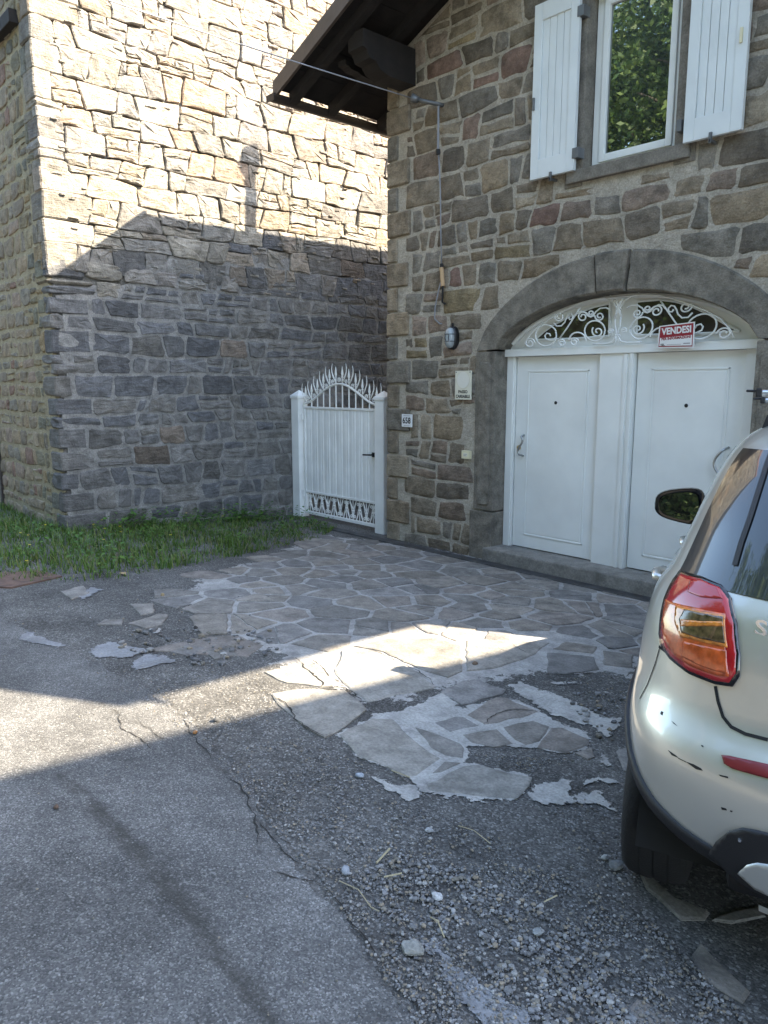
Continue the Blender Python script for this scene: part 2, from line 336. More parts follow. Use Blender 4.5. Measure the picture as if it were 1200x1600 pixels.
# ------------------------------------------------------------------ rubble walling
def n1(i, x, s=.7): return mnoise.noise(Vector((x / s, i * 7.31, 3.7)))
def rubble(x0, x1, z0, z1, hr, wr, gap, rnd, wav=.03, split=.3, slant=.03, corner=.2):
    out = []; z = z0; lines = [z0]
    while z < z1: z += rnd.uniform(*hr); lines.append(z)
    for i in range(len(lines) - 1):
        lo = lambda x, i=i: lines[i] + (wav * n1(i, x) if i else 0)
        hi = lambda x, i=i: lines[i + 1] + wav * n1(i + 1, x)
        h = lines[i + 1] - lines[i]; x = x0; s0 = 0
        while x < x1 - .02:
            wd = max(h * .5, rnd.uniform(*wr) * (1 if rnd.random() > .25 else .55)); xe = x + wd
            if x1 - xe < wr[0] * .6: xe = x1
            s1 = rnd.uniform(-slant, slant) if xe < x1 else 0
            q = [(x - s0, lo(x)), (xe - s1, lo(xe)), (xe + s1, hi(xe)), (x + s0, hi(x))]
            if rnd.random() < split and h > hr[0] * 1.15:
                t = rnd.uniform(.35, .65); t2 = t + rnd.uniform(-.12, .12)
                l = lambda k, a, b: (q[a][0] * (1 - k) + q[b][0] * k, q[a][1] * (1 - k) + q[b][1] * k)
                A = l(t, 0, 3); B = l(t2, 1, 2); out.append([q[0], q[1], B, A])
                if rnd.random() < .45 and wd > wr[0] * 1.3:
                    k = rnd.uniform(.35, .65); M0 = (A[0] * (1 - k) + B[0] * k, A[1] * (1 - k) + B[1] * k); M1 = l(k, 3, 2)
                    out += [[A, M0, M1, q[3]], [M0, B, q[2], M1]]
                else: out.append([A, B, q[2], q[3]])
            else: out.append(q)
            x = xe; s0 = s1
    return [stone_poly(q, gap, rnd, corner=corner) for q in out]
def stone_poly(q, gap, rnd, jit=.012, corner=.2):
    cx = sum(p[0] for p in q) / 4; cy = sum(p[1] for p in q) / 4; g = gap * rnd.uniform(.6, 1.5) / 2
    c = [(p[0] + (g if p[0] < cx else -g), p[1] + (g if p[1] < cy else -g)) for p in q]; P = []
    mn = min(abs(c[1][0] - c[0][0]), abs(c[3][1] - c[0][1]))
    for i in range(4):
        a, b = c[i], c[(i + 1) % 4]; ln = math.hypot(b[0] - a[0], b[1] - a[1]) or 1e-6; k = min(.32, corner * rnd.uniform(.4, 1.5) * mn / ln)
        ts = [k, .5 + rnd.uniform(-.1, .1), 1 - k] if ln < .3 else [k, .33 + rnd.uniform(-.08, .08), .66 + rnd.uniform(-.08, .08), 1 - k]
        for t in ts:
            j = jit * min(1, mn / .12)
            P.append((a[0] + (b[0] - a[0]) * t + rnd.uniform(-j, j), a[1] + (b[1] - a[1]) * t + rnd.uniform(-j, j)))
    return P
def stone_geo(P, W, h, rnd, bev=.012, rough=.006, back=-.03, flip=False, tilt=.0):
    n = len(P); cx = sum(p[0] for p in P) / n; cy = sum(p[1] for p in P) / n
    sz = min(max(p[0] for p in P) - min(p[0] for p in P), max(p[1] for p in P) - min(p[1] for p in P)); bev = min(bev, sz * .2)
    tx, ty = rnd.uniform(-tilt, tilt), rnd.uniform(-tilt, tilt)
    ht = lambda a, b: h + tx * (a - cx) + ty * (b - cy)
    V = [W(a, b, back) for a, b in P]
    V += [W(a, b, ht(a, b) - bev * .8 + rnd.uniform(-rough, rough) * .4) for a, b in P]
    def ring(s, e): return [(cx + (a - cx) * s, cy + (b - cy) * s) for a, b in P] if e is None else [(a + (cx - a) * min(.5, e / max(.001, math.hypot(a - cx, b - cy))), b + (cy - b) * min(.5, e / max(.001, math.hypot(a - cx, b - cy)))) for a, b in P]
    V += [W(a, b, ht(a, b) + rnd.uniform(-rough, rough) * .7) for a, b in ring(0, bev)]
    V += [W(a, b, ht(a, b) + rnd.uniform(-rough, rough) + .004) for a, b in ring(.52, None)]
    V += [W(cx, cy, h + rnd.uniform(-rough, rough) + .005)]
    F = []
    for r in range(3):
        for i in range(n):
            q = (r * n + i, r * n + (i + 1) % n, (r + 1) * n + (i + 1) % n, (r + 1) * n + i); F.append(q)
    for i in range(n): F.append((3 * n + i, 3 * n + (i + 1) % n, 4 * n))
    if flip: F = [f[::-1] for f in F]
    return V, F
def bbox(P): xs = [p[0] for p in P]; ys = [p[1] for p in P]; return min(xs), max(xs), min(ys), max(ys)
def sharp(o, ang=40):
    o.data.set_sharp_from_angle(angle=rad(ang)); return o
def inside(p, poly):
    x, y = p; r = False; n = len(poly)
    for i in range(n):
        x1, y1 = poly[i]; x2, y2 = poly[(i + 1) % n]
        if (y1 > y) != (y2 > y) and x < (x2 - x1) * (y - y1) / (y2 - y1) + x1: r = not r
    return r
# ================================================================== GROUND, ROAD
def sheet(name, poly, h, mat, parent=None, step=None, zj=0, thick=.0, color=None):
    """flat patch lying on the ground; poly in world x, y"""
    n = len(poly); c = (sum(p[0] for p in poly) / n, sum(p[1] for p in poly) / n)
    v = [(x, y, gz(x, y) + h) for x, y in poly]
    f = [tuple(range(n))]
    a = sum(poly[i][0] * poly[(i + 1) % n][1] - poly[(i + 1) % n][0] * poly[i][1] for i in range(n))
    if a < 0: f = [f[0][::-1]]
    if thick:
        v += [(x, y, gz(x, y) + h - thick) for x, y in poly]
        f += [((i + 1) % n, i, n + i, n + (i + 1) % n) if a > 0 else (i, (i + 1) % n, n + (i + 1) % n, n + i) for i in range(n)]
    return obj(name, v, f, mat, parent, color=color)
def fade_sheet(name, poly, h, mat, parent, fade):
    """thin spread of mortar whose rim crumbles away: 'rim' runs 0 at the edge to 1 inside"""
    pts = [Vector(p) for p in poly]; nb = len(pts); x0, x1, y0, y1 = bbox(poly); st = max(.03, min(.09, fade * .6)); A = np.array(poly)
    for x in np.arange(x0, x1, st):
        for y in np.arange(y0, y1, st):
            if inside((x, y), poly): pts.append(Vector((x, y)))
    vv, ee, ff, _, _, _ = delaunay_2d_cdt(pts, [(i, (i + 1) % nb) for i in range(nb)], [], 1, 1e-4)
    o = obj(name, [(p.x, p.y, gz(p.x, p.y) + h) for p in vv], [tuple(f) for f in ff], mat, parent)
    at = o.data.attributes.new('rim', 'FLOAT', 'POINT'); at.data.foreach_set('value', [min(1, float(np.min(np.hypot(A[:, 0] - p.x, A[:, 1] - p.y))) / fade) for p in vv]); return o
def gpoly(px): return [tuple(ground(u, v))[:2] for u, v in px]
def rough_edge(poly, step, amp, rnd, sc=.12, closed=True):
    out = []
    for i in range(len(poly) - (0 if closed else 1)):
        a = Vector(poly[i]).to_2d(); b = Vector(poly[(i + 1) % len(poly)]).to_2d(); d = b - a; k = max(1, int(d.length / step)); nrm = Vector((-d.y, d.x)).normalized() if d.length else Vector((0, 0))
        for j in range(k):
            p = a + d * (j / k); o = amp * (mnoise.noise(Vector((p.x / sc, p.y / sc, 1.3))) + .5 * rnd.uniform(-1, 1)); p = p + nrm * o; out.append((p.x, p.y))
    return out
gx = [-400, -150, -60, -30, -20] + list(np.arange(-15, 15.1, 1.0)) + [20, 30, 60, 150, 400]
gy = [-400, -150, -60, -40, -30, -24, -20, -16, -13, -10, -8, -6, -4, -2, -1, 0, .5, 1, 2, 3, 4, 5, 6, 7, 8.5, 10, 13, 18, 30, 60, 150, 400]
V = [(x, y, gz(x, y)) for y in gy for x in gx]; nx = len(gx)
F = [(j * nx + i, j * nx + i + 1, (j + 1) * nx + i + 1, (j + 1) * nx + i) for j in range(len(gy) - 1) for i in range(nx - 1)]
kind(obj('ground', V, F, 'dirt_gravel'), 'structure')

edge_px = [(720, 1690), (640, 1600), (600, 1530), (560, 1475), (500, 1400), (440, 1320), (400, 1262), (362, 1208), (330, 1165), (296, 1120), (240, 1082), (180, 1052), (120, 1022), (60, 992), (0, 967), (-200, 905)]
edge = gpoly(edge_px)
e0, e1 = edge[0], edge[-1]
road_poly = [(12, -4.9), (12, e0[1] - 1.2), (e0[0] + 2.5, e0[1] - .7)] + edge + [(e1[0] - 3, e1[1] + .35), (-40, e1[1] + .8), (-40, -4.9)]
rp = rough_edge(road_poly[2:-2], .05, .035, R, closed=False)
rp = [(12, -4.9), (12, e0[1] - 1.2)] + rp + [(-40, e1[1] + .8), (-40, -4.9)]
pts = [Vector(p) for p in rp]; nb = len(pts)
for x in np.arange(-5.2, -.8, .035):
    for y in np.arange(-.3, 2.6, .035):
        p = (x + R.uniform(-.004, .004), y + R.uniform(-.004, .004))
        if inside(p, road_poly): pts.append(Vector(p))
for x in np.arange(-30, 12, .7):
    for y in np.arange(-4.6, 3.2, .35):
        if not (-5.2 < x < -.8 and -.3 < y < 2.6) and inside((x, y), road_poly): pts.append(Vector((x, y)))
for x in np.arange(-39, 12, .8): pts.append(Vector((x, .5)))
rv, re_, rf, _, _, _ = delaunay_2d_cdt(pts, [(i, (i + 1) % nb) for i in range(nb)], [], 1, 1e-4)
seams = [([(95, 1212), (150, 1262), (205, 1320), (260, 1385), (310, 1440), (345, 1500), (390, 1555), (440, 1612), (470, 1660)], .034, .8), ([(60, 1150), (95, 1212)], .02, .35), ([(280, 1110), (300, 1150), (340, 1195), (375, 1235), (400, 1275), (408, 1340)], .012, .8),
         ([(400, 1275), (440, 1330), (505, 1385), (540, 1430), (575, 1475), (620, 1530), (670, 1600)], .012, .7), ([(180, 1110), (190, 1140), (225, 1160), (245, 1178)], .008, .8), ([(505, 1385), (470, 1375), (420, 1362)], .008, .6), ([(215, 1130), (262, 1160)], .008, .5)]
SG = [([Vector(p).to_2d() for p in gpoly(s)], w_, a) for s, w_, a in seams]
def dirt(p):
    d = 0
    for P, w_, a in SG:
        for i in range(len(P) - 1):
            ab = P[i + 1] - P[i]; t = max(0, min(1, (p - P[i]).dot(ab) / ab.length_squared)); ds = (p - P[i] - ab * t).length
            if ds < w_ * 2.2:
                ww = w_ * (.75 + .7 * mnoise.noise(Vector((p.x * 9, p.y * 9, 0)))); d = max(d, a * max(0, min(1, 1.35 - ds / ww * .8)))
    return d
ro = kind(obj('road', [(p.x, p.y, gz(p.x, p.y) + .005) for p in rv], [tuple(f) for f in rf], 'asphalt'), 'structure')
at = ro.data.attributes.new('dirt', 'FLOAT', 'POINT'); at.data.foreach_set('value', [dirt(p) if (-5 < p.x < -.8 and p.y < 2.6) else 0 for p in rv])
for p_, v_ in zip(ro.data.vertices, rv):      # the seam is a shallow rut
    p_.co.z -= .003 * at.data[p_.index].value

# cracks: narrow dark fissures with a wandering line
def crack(px_, wd, par, h, rnd):
    P = gpoly(px_); pts = []
    for i in range(len(P) - 1):
        a, b = Vector(P[i]), Vector(P[i + 1]); d = b - a; k = max(2, int(d.length / .025)); nrm = Vector((-d.y, d.x)).normalized()
        for j in range(k): pts.append(a + d * j / k + nrm * (rnd.uniform(-.006, .006) + .014 * mnoise.noise(Vector((a.x * 7 + j * .3, a.y * 7, 0)))))
    V = []; F = []
    for i, p in enumerate(pts):
        q = pts[min(len(pts) - 1, i + 1)] - pts[max(0, i - 1)]; n_ = Vector((-q.y, q.x)).normalized() * wd * rnd.uniform(.25, 1.1) * (1 - abs(2 * i / len(pts) - 1) ** 4 * .8)
        V += [(p.x + n_.x, p.y + n_.y, gz(p.x, p.y) + h), (p.x - n_.x, p.y - n_.y, gz(p.x, p.y) + h)]
        if i: F.append((2 * i - 2, 2 * i - 1, 2 * i + 1, 2 * i))
    return obj('crack', V, F, 'crack_dirt', par)
rk = random.Random(31)
for c_, w_ in [([(183, 1110), (190, 1140), (222, 1158), (245, 1180)], .003), ([(284, 1118), (300, 1150), (335, 1190)], .003), ([(352, 1208), (375, 1235), (400, 1275), (406, 1325)], .0035), ([(405, 1282), (440, 1330), (480, 1365)], .003), ([(515, 1395), (540, 1430), (575, 1475), (600, 1504)], .0035), ([(640, 1555), (665, 1600)], .003), ([(505, 1385), (470, 1375), (420, 1362)], .003), ([(215, 1128), (262, 1160)], .002)]: crack(c_, w_, ro, .0075, rk)
# ================================================================== PAVING
pav = MB(); paving_px = [(500, 836), (600, 845), (770, 872), (1040, 930), (1140, 960), (1010, 1065), (860, 1060), (800, 1062), (700, 1085), (575, 1112), (520, 1085), (420, 1050), (410, 1030), (352, 1000), (300, 975), (262, 940), (290, 908), (345, 889), (430, 864)]
PW = rough_edge(gpoly(paving_px), .05, .09, R, .25)
paving = kind(fade_sheet('paving', PW, .003, 'joint_dusty', None, .22), 'structure')
FLAG = [(.215, .198, .178), (.2, .188, .172), (.235, .212, .185), (.19, .182, .174), (.225, .2, .178), (.205, .195, .185)]
WARM = [(.25, .235, .21), (.235, .225, .205), (.26, .245, .22)]
def flag(poly, h=.010, tone=None, rnd=R):
    poly = [Vector(p).to_2d() for p in poly]; c = sum(poly, Vector((0, 0))) / len(poly)
    pts = []
    for i in range(len(poly)):
        a, b = poly[i], poly[(i + 1) % len(poly)]; d = b - a; k = max(1, int(d.length / .07))
        for j in range(k):
            p = a + d * (j / k)
            if j: p = p + Vector((rnd.uniform(-1, 1), rnd.uniform(-1, 1))) * .011
            pts.append(p)
    n = len(pts); tx, ty = rnd.uniform(-.005, .005), rnd.uniform(-.005, .005)
    top = lambda p: gz(p.x, p.y) + h + tx * (p.x - c.x) + ty * (p.y - c.y)
    inn = [p + (c - p).normalized() * .012 for p in pts]
    v = [(p.x, p.y, gz(p.x, p.y) - .01) for p in pts] + [(p.x, p.y, top(p) - .004 + rnd.uniform(-.002, .001)) for p in pts] + [(p.x, p.y, top(p)) for p in inn] + [(c.x, c.y, top(c))]
    a = sum(pts[i].x * pts[(i + 1) % n].y - pts[(i + 1) % n].x * pts[i].y for i in range(n))
    f = [(r * n + i, r * n + (i + 1) % n, (r + 1) * n + (i + 1) % n, (r + 1) * n + i) for r in (0, 1) for i in range(n)] + [(2 * n + i, 2 * n + (i + 1) % n, 3 * n) for i in range(n)]
    if a < 0: f = [q[::-1] for q in f]
    k = rnd.uniform(.85, 1.15); tone = tone or rnd.choice(FLAG)
    return obj('flagstone', v, f, 'flagstone', paving, color=[x * k for x in tone])
traced = [
 ([(533, 1019), (587, 1021), (645, 1047), (681, 1075), (573, 1098), (546, 1077), (524, 1054)], 1), ([(413, 1051), (456, 1040), (486, 1036), (518, 1060), (530, 1070), (501, 1074), (448, 1068)], 1),
 ([(424, 1085), (467, 1078), (539, 1080), (566, 1102), (573, 1110), (549, 1129), (507, 1154), (480, 1140), (461, 1124), (437, 1104)], 1),
 ([(530, 1150), (581, 1125), (613, 1125), (629, 1143), (656, 1166), (688, 1187), (651, 1214), (635, 1215), (605, 1200), (560, 1184), (545, 1166)], 1),
 ([(649, 1139), (690, 1152), (720, 1164), (726, 1171), (724, 1187), (697, 1183), (673, 1170)], 0), ([(676, 1210), (695, 1192), (720, 1194), (690, 1208)], 0),
 ([(667, 1227), (681, 1223), (725, 1199), (748, 1197), (793, 1210), (831, 1217), (826, 1231), (808, 1250), (776, 1248), (680, 1238), (670, 1236)], 1),
 ([(723, 1150), (776, 1141), (793, 1157), (801, 1164), (771, 1169), (737, 1162)], 0), ([(786, 1138), (833, 1128), (858, 1137), (843, 1161), (822, 1166), (805, 1158)], 0),
 ([(839, 1170), (862, 1139), (878, 1138), (920, 1157), (920, 1166), (884, 1179)], 0), ([(729, 1119), (776, 1091), (793, 1092), (841, 1113), (816, 1123), (757, 1134)], 0),
 ([(679, 1131), (711, 1121), (725, 1122), (748, 1136), (703, 1145)], 0), ([(688, 1082), (722, 1065), (748, 1064), (790, 1079), (786, 1085), (722, 1103)], 0),
 ([(855, 1021), (928, 1028), (936, 1047), (884, 1054), (855, 1052)], 0), ([(942, 1018), (990, 1025), (988, 1045), (944, 1040)], 0), ([(864, 1015), (884, 1004), (933, 1012), (926, 1022)], 0),
 ([(898, 1178), (924, 1170), (929, 1184), (918, 1188)], 0), ([(963, 1175), (990, 1164), (996, 1208), (975, 1206)], 0),
 ([(552, 1011), (608, 999), (683, 999), (722, 1010), (722, 1050), (700, 1060), (652, 1045), (600, 1020)], 1), ([(728, 1002), (800, 1002), (858, 1006), (827, 1027), (773, 1045), (729, 1050)], 1),
 ([(200, 975), (247, 960), (263, 961), (253, 977), (227, 983)], 0), ([(202, 945), (240, 944), (240, 958), (220, 962)], 0), ([(152, 977), (163, 969), (193, 969), (190, 977)], 0), ([(268, 1020), (290, 1009), (322, 1014), (296, 1026)], 0),
 ([(320, 1018), (362, 1013), (372, 1024), (335, 1031)], 0), ([(970, 1592), (996, 1562), (1013, 1568), (1060, 1602), (1080, 1640), (960, 1640)], 1),
 ([(1081, 1495), (1095, 1475), (1115, 1498), (1155, 1535), (1172, 1552), (1160, 1569), (1126, 1549), (1095, 1526)], 0), ([(997, 1348), (1019, 1374), (1058, 1407), (1109, 1427), (1101, 1439), (1064, 1439), (1030, 1407), (1010, 1390)], 1),
 ([(1112, 1439), (1143, 1424), (1186, 1419), (1197, 1433), (1143, 1444)], 0), ([(95, 925), (130, 916), (140, 928), (112, 938)], 0)]
TR = [gpoly(p) for p, _ in traced]
for P, (q, wm) in zip(TR, traced):
    near = q[0][1] > 1300; flag(P, .007 if near else .011 if wm else .010, shade(R.choice(FLAG), .85) if near else R.choice(WARM) if wm else None)
# the rest of the crazy paving: irregular cells between the traced slabs
def clip(poly, n, d):
    out = []
    for i in range(len(poly)):
        a, b = poly[i], poly[(i + 1) % len(poly)]; da = a[0] * n[0] + a[1] * n[1] - d; db = b[0] * n[0] + b[1] * n[1] - d
        if da <= 0: out.append(a)
        if (da < 0) != (db < 0) and da != db: t = da / (da - db); out.append((a[0] + (b[0] - a[0]) * t, a[1] + (b[1] - a[1]) * t))
    return out
rv_ = random.Random(21); seeds = []
cells_px = [(512, 838), (600, 848), (760, 874), (900, 900), (1040, 936), (1150, 975), (1060, 1060), (1000, 1062), (992, 1012), (935, 1003), (880, 998), (720, 996), (545, 998), (470, 1020), (400, 1030), (330, 1008), (280, 980), (245, 940), (275, 908), (340, 888), (430, 866)]
CP = gpoly(cells_px); bx = (min(p[0] for p in CP), max(p[0] for p in CP), min(p[1] for p in CP), max(p[1] for p in CP))
tries = 0
while tries < 6000:
    tries += 1; p = (rv_.uniform(bx[0] - .3, bx[1] + .3), rv_.uniform(bx[2] - .3, bx[3] + .3))
    md = .2 + .2 * abs(mnoise.noise(Vector((p[0] * 1.7, p[1] * 1.7, 5))) ) * 2
    if all((p[0] - q[0]) ** 2 + (p[1] - q[1]) ** 2 > md * md for q in seeds): seeds.append(p)
def cells(seeds, joint):
    for p in seeds:
        poly = [(p[0] - 1, p[1] - 1), (p[0] + 1, p[1] - 1), (p[0] + 1, p[1] + 1), (p[0] - 1, p[1] + 1)]
        for q in seeds:
            dx, dy = q[0] - p[0], q[1] - p[1]; ds = math.hypot(dx, dy)
            if 0 < ds < 1.6: n = (dx / ds, dy / ds); poly = clip(poly, n, (p[0] + q[0]) / 2 * n[0] + (p[1] + q[1]) / 2 * n[1] - joint * (.55 + .9 * abs(math.sin(ds * 91))))
            if len(poly) < 3: break
        yield p, poly
nflag = 0
for p, poly in cells(seeds, .017):
    if len(poly) < 3: continue
    c = (sum(a for a, b in poly) / len(poly), sum(b for a, b in poly) / len(poly))
    if not inside(c, CP) or any(inside(c, t) for t in TR[:20]): continue
    poly = [a for a in poly]
    if any(inside(a, t) for t in TR[:20] for a in poly): poly = [(c[0] + (a - c[0]) * .75, c[1] + (b - c[1]) * .75) for a, b in poly]
    cl = (CAM - Vector((c[0], c[1], 0)))
    if c[0] < -5.6 and c[1] < 3.6 and rv_.random() < .35: continue
    if max(b for a, b in poly) > YF - .25: poly = [(a, min(b, YF - .25)) for a, b in poly]
    sz_ = max(a for a, b in poly) - min(a for a, b in poly)
    if rv_.random() < .35 and sz_ > .28:      # cracked slab: two pieces with a hairline between
        th_ = rv_.uniform(0, 3.14); n_ = (math.cos(th_), math.sin(th_)); d_ = c[0] * n_[0] + c[1] * n_[1] + rv_.uniform(-.04, .04); tn_ = shade(rv_.choice(FLAG), rv_.uniform(.9, 1.1))
        for P_ in (clip(poly, n_, d_ - .004), clip(poly, (-n_[0], -n_[1]), -d_ - .004)):
            if len(P_) > 2: flag(P_, .006 + rv_.uniform(0, .007), tone=tn_, rnd=rv_); nflag += 1
        continue
    flag(poly, .005 + rv_.uniform(0, .009), rnd=rv_); nflag += 1
for c_, w_ in [([(463, 1030), (475, 1046), (488, 1056), (503, 1070), (501, 1077), (540, 1078), (570, 1099)], .007), ([(488, 1034), (505, 1048), (518, 1062)], .006), ([(428, 1090), (448, 1104), (462, 1126), (480, 1140), (505, 1157)], .006), ([(560, 1016), (590, 1022), (620, 1036), (655, 1052), (682, 1076)], .004), ([(757, 1134), (775, 1118), (800, 1112), (842, 1113)], .004), ([(800, 1008), (812, 1018), (828, 1024)], .003), ([(778, 1014), (793, 1022)], .003), ([(884, 1056), (915, 1053), (938, 1050)], .005)]: crack(c_, w_, paving, .0145, rk)
# pale cement spread between and over the broken slabs
cem = [[(512, 1156), (549, 1133), (581, 1117), (640, 1105), (690, 1078), (722, 1106), (795, 1088), (850, 1112), (870, 1125), (930, 1150), (925, 1170), (884, 1182), (840, 1172), (800, 1170), (737, 1170), (735, 1192), (790, 1203), (840, 1214), (805, 1256), (660, 1247), (640, 1222), (605, 1203), (555, 1186), (535, 1155)],
       [(793, 1070), (813, 1065), (861, 1082), (907, 1099), (938, 1119), (972, 1122), (972, 1136), (952, 1158), (924, 1141), (895, 1127), (864, 1122), (808, 1088)],
       [(813, 1252), (839, 1229), (873, 1214), (895, 1218), (893, 1242), (924, 1235), (946, 1238), (943, 1249), (985, 1275), (980, 1282), (924, 1259), (850, 1260)],
       [(579, 1213), (619, 1223), (645, 1224), (669, 1242), (720, 1247), (790, 1254), (780, 1258), (720, 1256), (669, 1249), (627, 1260), (603, 1237)],
       [(135, 1015), (163, 1003), (193, 1005), (237, 1018), (200, 1030), (147, 1030)], [(200, 1040), (220, 1023), (253, 1023), (280, 1033), (230, 1047), (207, 1050)],
       [(658, 1484), (673, 1455), (696, 1470), (719, 1501), (758, 1535), (804, 1563), (850, 1560), (835, 1600), (850, 1640), (770, 1640), (747, 1600), (719, 1575), (693, 1543), (676, 1512)],
       [(880, 1235), (930, 1215), (985, 1222), (985, 1230), (930, 1226)], [(925, 1164), (950, 1180), (960, 1205), (985, 1212), (985, 1218), (950, 1210), (935, 1185)],
       [(120, 930), (140, 918), (165, 922), (125, 940)], [(226, 985), (245, 978), (254, 988), (240, 992)], [(272, 996), (310, 1002), (300, 1006), (276, 1002)], [(855, 1067), (900, 1066), (905, 1071), (870, 1074)], [(940, 1072), (950, 1075), (955, 1095), (946, 1090)],
       [(1008, 1412), (1018, 1420), (1034, 1452), (1020, 1440)], [(20, 1000), (45, 985), (105, 1010), (90, 1016)]]
for i, c in enumerate(cem):
    fade_sheet('cement_patch', rough_edge(gpoly(c), .03, .02, R, .07), .0055 + .0002 * i, 'joint_slate' if i in (4, 5, 6, 9, 15) else 'joint_cement', paving, .05)

# ================================================================== LEFT BUILDING
lb = empty('stone_building', (XL - 2, YL + 3, gz(0, YL)))
tag(lb, 'tall rough stone building with open joints across the alley, half in sun', 'building')
def rel(o, root):                  # keep world coordinates under an Empty
    o.matrix_parent_inverse = Matrix.Translation(root.location).inverted(); return o
core = MB().box((-20, YL + .05, -.6), (XL - .034, 15, 9.2))
side = rel(core.build('wall', 'mortar_dark', lb), lb)
lm = MB().prism(rough_edge([(YL + .06, -.6), (15, -.6), (15, 3.0), (10, 3.05), (8.6, 3.3), (7, 3.25), (6, 3.5), (5.2, 3.35), (4.6, 3.25), (4.1, 2.9), (YL + .06, 2.7)], .2, .12, R, .5), Wl, -.03, -.001)
mort = rel(lm.build('mortar', 'mortar_low', lb), lb)
fm = MB().box((-20, YL + .004, -.6), (XL - .06, YL + .06, 9.2)); frontw = rel(fm.build('facade', 'mortar_front', lb), lb)
rl = random.Random(5)
def boxstone(a0, a1, b0, b1, c0, c1, rnd, mat, parent, root, tone, name='quoin', j=.008, bev=.016):
    bm = bmesh.new(); bmesh.ops.create_cube(bm, size=1)
    for q in bm.verts: q.co = Vector(((a0 + a1) / 2 + q.co.x * (a1 - a0), (b0 + b1) / 2 + q.co.y * (b1 - b0), (c0 + c1) / 2 + q.co.z * (c1 - c0)))
    bmesh.ops.subdivide_edges(bm, edges=bm.edges[:], cuts=1, use_grid_fill=True)
    for q in bm.verts: q.co += Vector((rnd.uniform(-j, j), rnd.uniform(-j, j), rnd.uniform(-j, j)))
    bmesh.ops.bevel(bm, geom=[e for e in bm.edges if e.calc_face_angle(0) > .9], offset=bev, segments=1, affect='EDGES')
    bm.verts.index_update(); o = obj(name, [q.co.copy() for q in bm.verts], [[q.index for q in p.verts] for p in bm.faces], mat, parent, color=tone); bm.free()
    return rel(o, root) if root else o
for o in side.children: o.matrix_parent_inverse = Matrix.Identity(4)
def put(o, par):                   # stones are built in world space; a parent without rotation at its own offset
    o.parent = par; o.matrix_parent_inverse = par.matrix_basis.inverted() @ Matrix.Identity(4); return o
bpy.context.view_layer.update()
hi_p = []; 
polys = rubble(YL, 15, -.3, 2.95, (.16, .27), (.22, .58), .036, rl, wav=.05, split=.22, slant=.03, corner=.13) + rubble(YL, 15, 2.98, 9.1, (.15, .34), (.22, .62), .010, rl, wav=.06, split=.36, slant=.05, corner=.08)
polys.sort(key=lambda P: -((bbox(P)[1] - bbox(P)[0]) * (bbox(P)[3] - bbox(P)[2])))
mbs = {'hi': MB(), 'lo': MB()}; cnt = 0; parts = []
reds = [on_x(u, v, XL) for u, v in [(95, 610 - 430), (262, 260 - 130), (300, 235), (350, 640), (250, 10), (265, 690), (325, 160), (225, 708), (345, 555), (540, 425), (350, 270), (210, 250), (300, 245)]]
for P in polys:
    a0, a1, b0, b1 = bbox(P); cy, cz = (a0 + a1) / 2, (b0 + b1) / 2
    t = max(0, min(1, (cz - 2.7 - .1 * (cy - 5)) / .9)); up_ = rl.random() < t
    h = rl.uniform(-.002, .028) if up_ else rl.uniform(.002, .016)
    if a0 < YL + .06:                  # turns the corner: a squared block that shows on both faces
        qx = XL - rl.uniform(.12, .38); tone = shade(rl.choice(RUBBLE_LIT) if up_ else rl.choice(RUBBLE_SHADED), rl.uniform(.75, 1.12))
        boxstone(qx, XL + max(.004, h * .6), YL - rl.uniform(.008, .024), a1, b0, b1, rl, 'rubble_stone', side, None, tone, j=rl.uniform(.006, .013))
        if qx > XL - .30: boxstone(XL - .41, qx - .03, YL - rl.uniform(.003, .012), YL + .06, b0 + .008, b1 - .008, rl, 'house_stone', side, None, rl.choice(FRONT_TONES), name='stone')
        continue
    V, F = stone_geo(P, Wl, h, rl, bev=.013 if up_ else .009, rough=.010 if up_ else .006, back=-.06, tilt=.06 if up_ else .03)
    vis = a0 < 8.9 and b0 < 7.2
    if vis and cnt < 245 and (a1 - a0) * (b1 - b0) > .012:
        tone = rl.choice(RUBBLE_LIT) if up_ else rl.choice(RUBBLE_SHADED)
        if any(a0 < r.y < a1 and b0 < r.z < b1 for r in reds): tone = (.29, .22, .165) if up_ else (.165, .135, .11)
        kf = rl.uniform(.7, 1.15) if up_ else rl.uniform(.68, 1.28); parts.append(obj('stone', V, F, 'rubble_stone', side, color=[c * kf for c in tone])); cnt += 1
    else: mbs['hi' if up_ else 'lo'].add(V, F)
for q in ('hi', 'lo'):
    o = obj('small_stones', mbs[q].v, mbs[q].f, 'small_stone_lit' if q == 'hi' else 'small_stone_shaded', side); o['kind'] = 'stuff'
# thin chinking slivers wedged in the open joints of the upper wall
ch = MB()
for i in range(420):
    y_ = rl.uniform(YL + .1, 9); z_ = rl.uniform(2.9, 7.5); L_ = rl.uniform(.05, .16); h_ = rl.uniform(.012, .035)
    V, F = stone_geo(stone_poly([(y_, z_), (y_ + L_, z_ + rl.uniform(-.01, .01)), (y_ + L_, z_ + h_), (y_, z_ + h_)], .002, rl, jit=.004), Wl, rl.uniform(.0, .03), rl, bev=.004, rough=.003, back=-.06); ch.add(V, F)
o = obj('chinking_stones', ch.v, ch.f, 'small_stone_lit', side); o['kind'] = 'stuff'
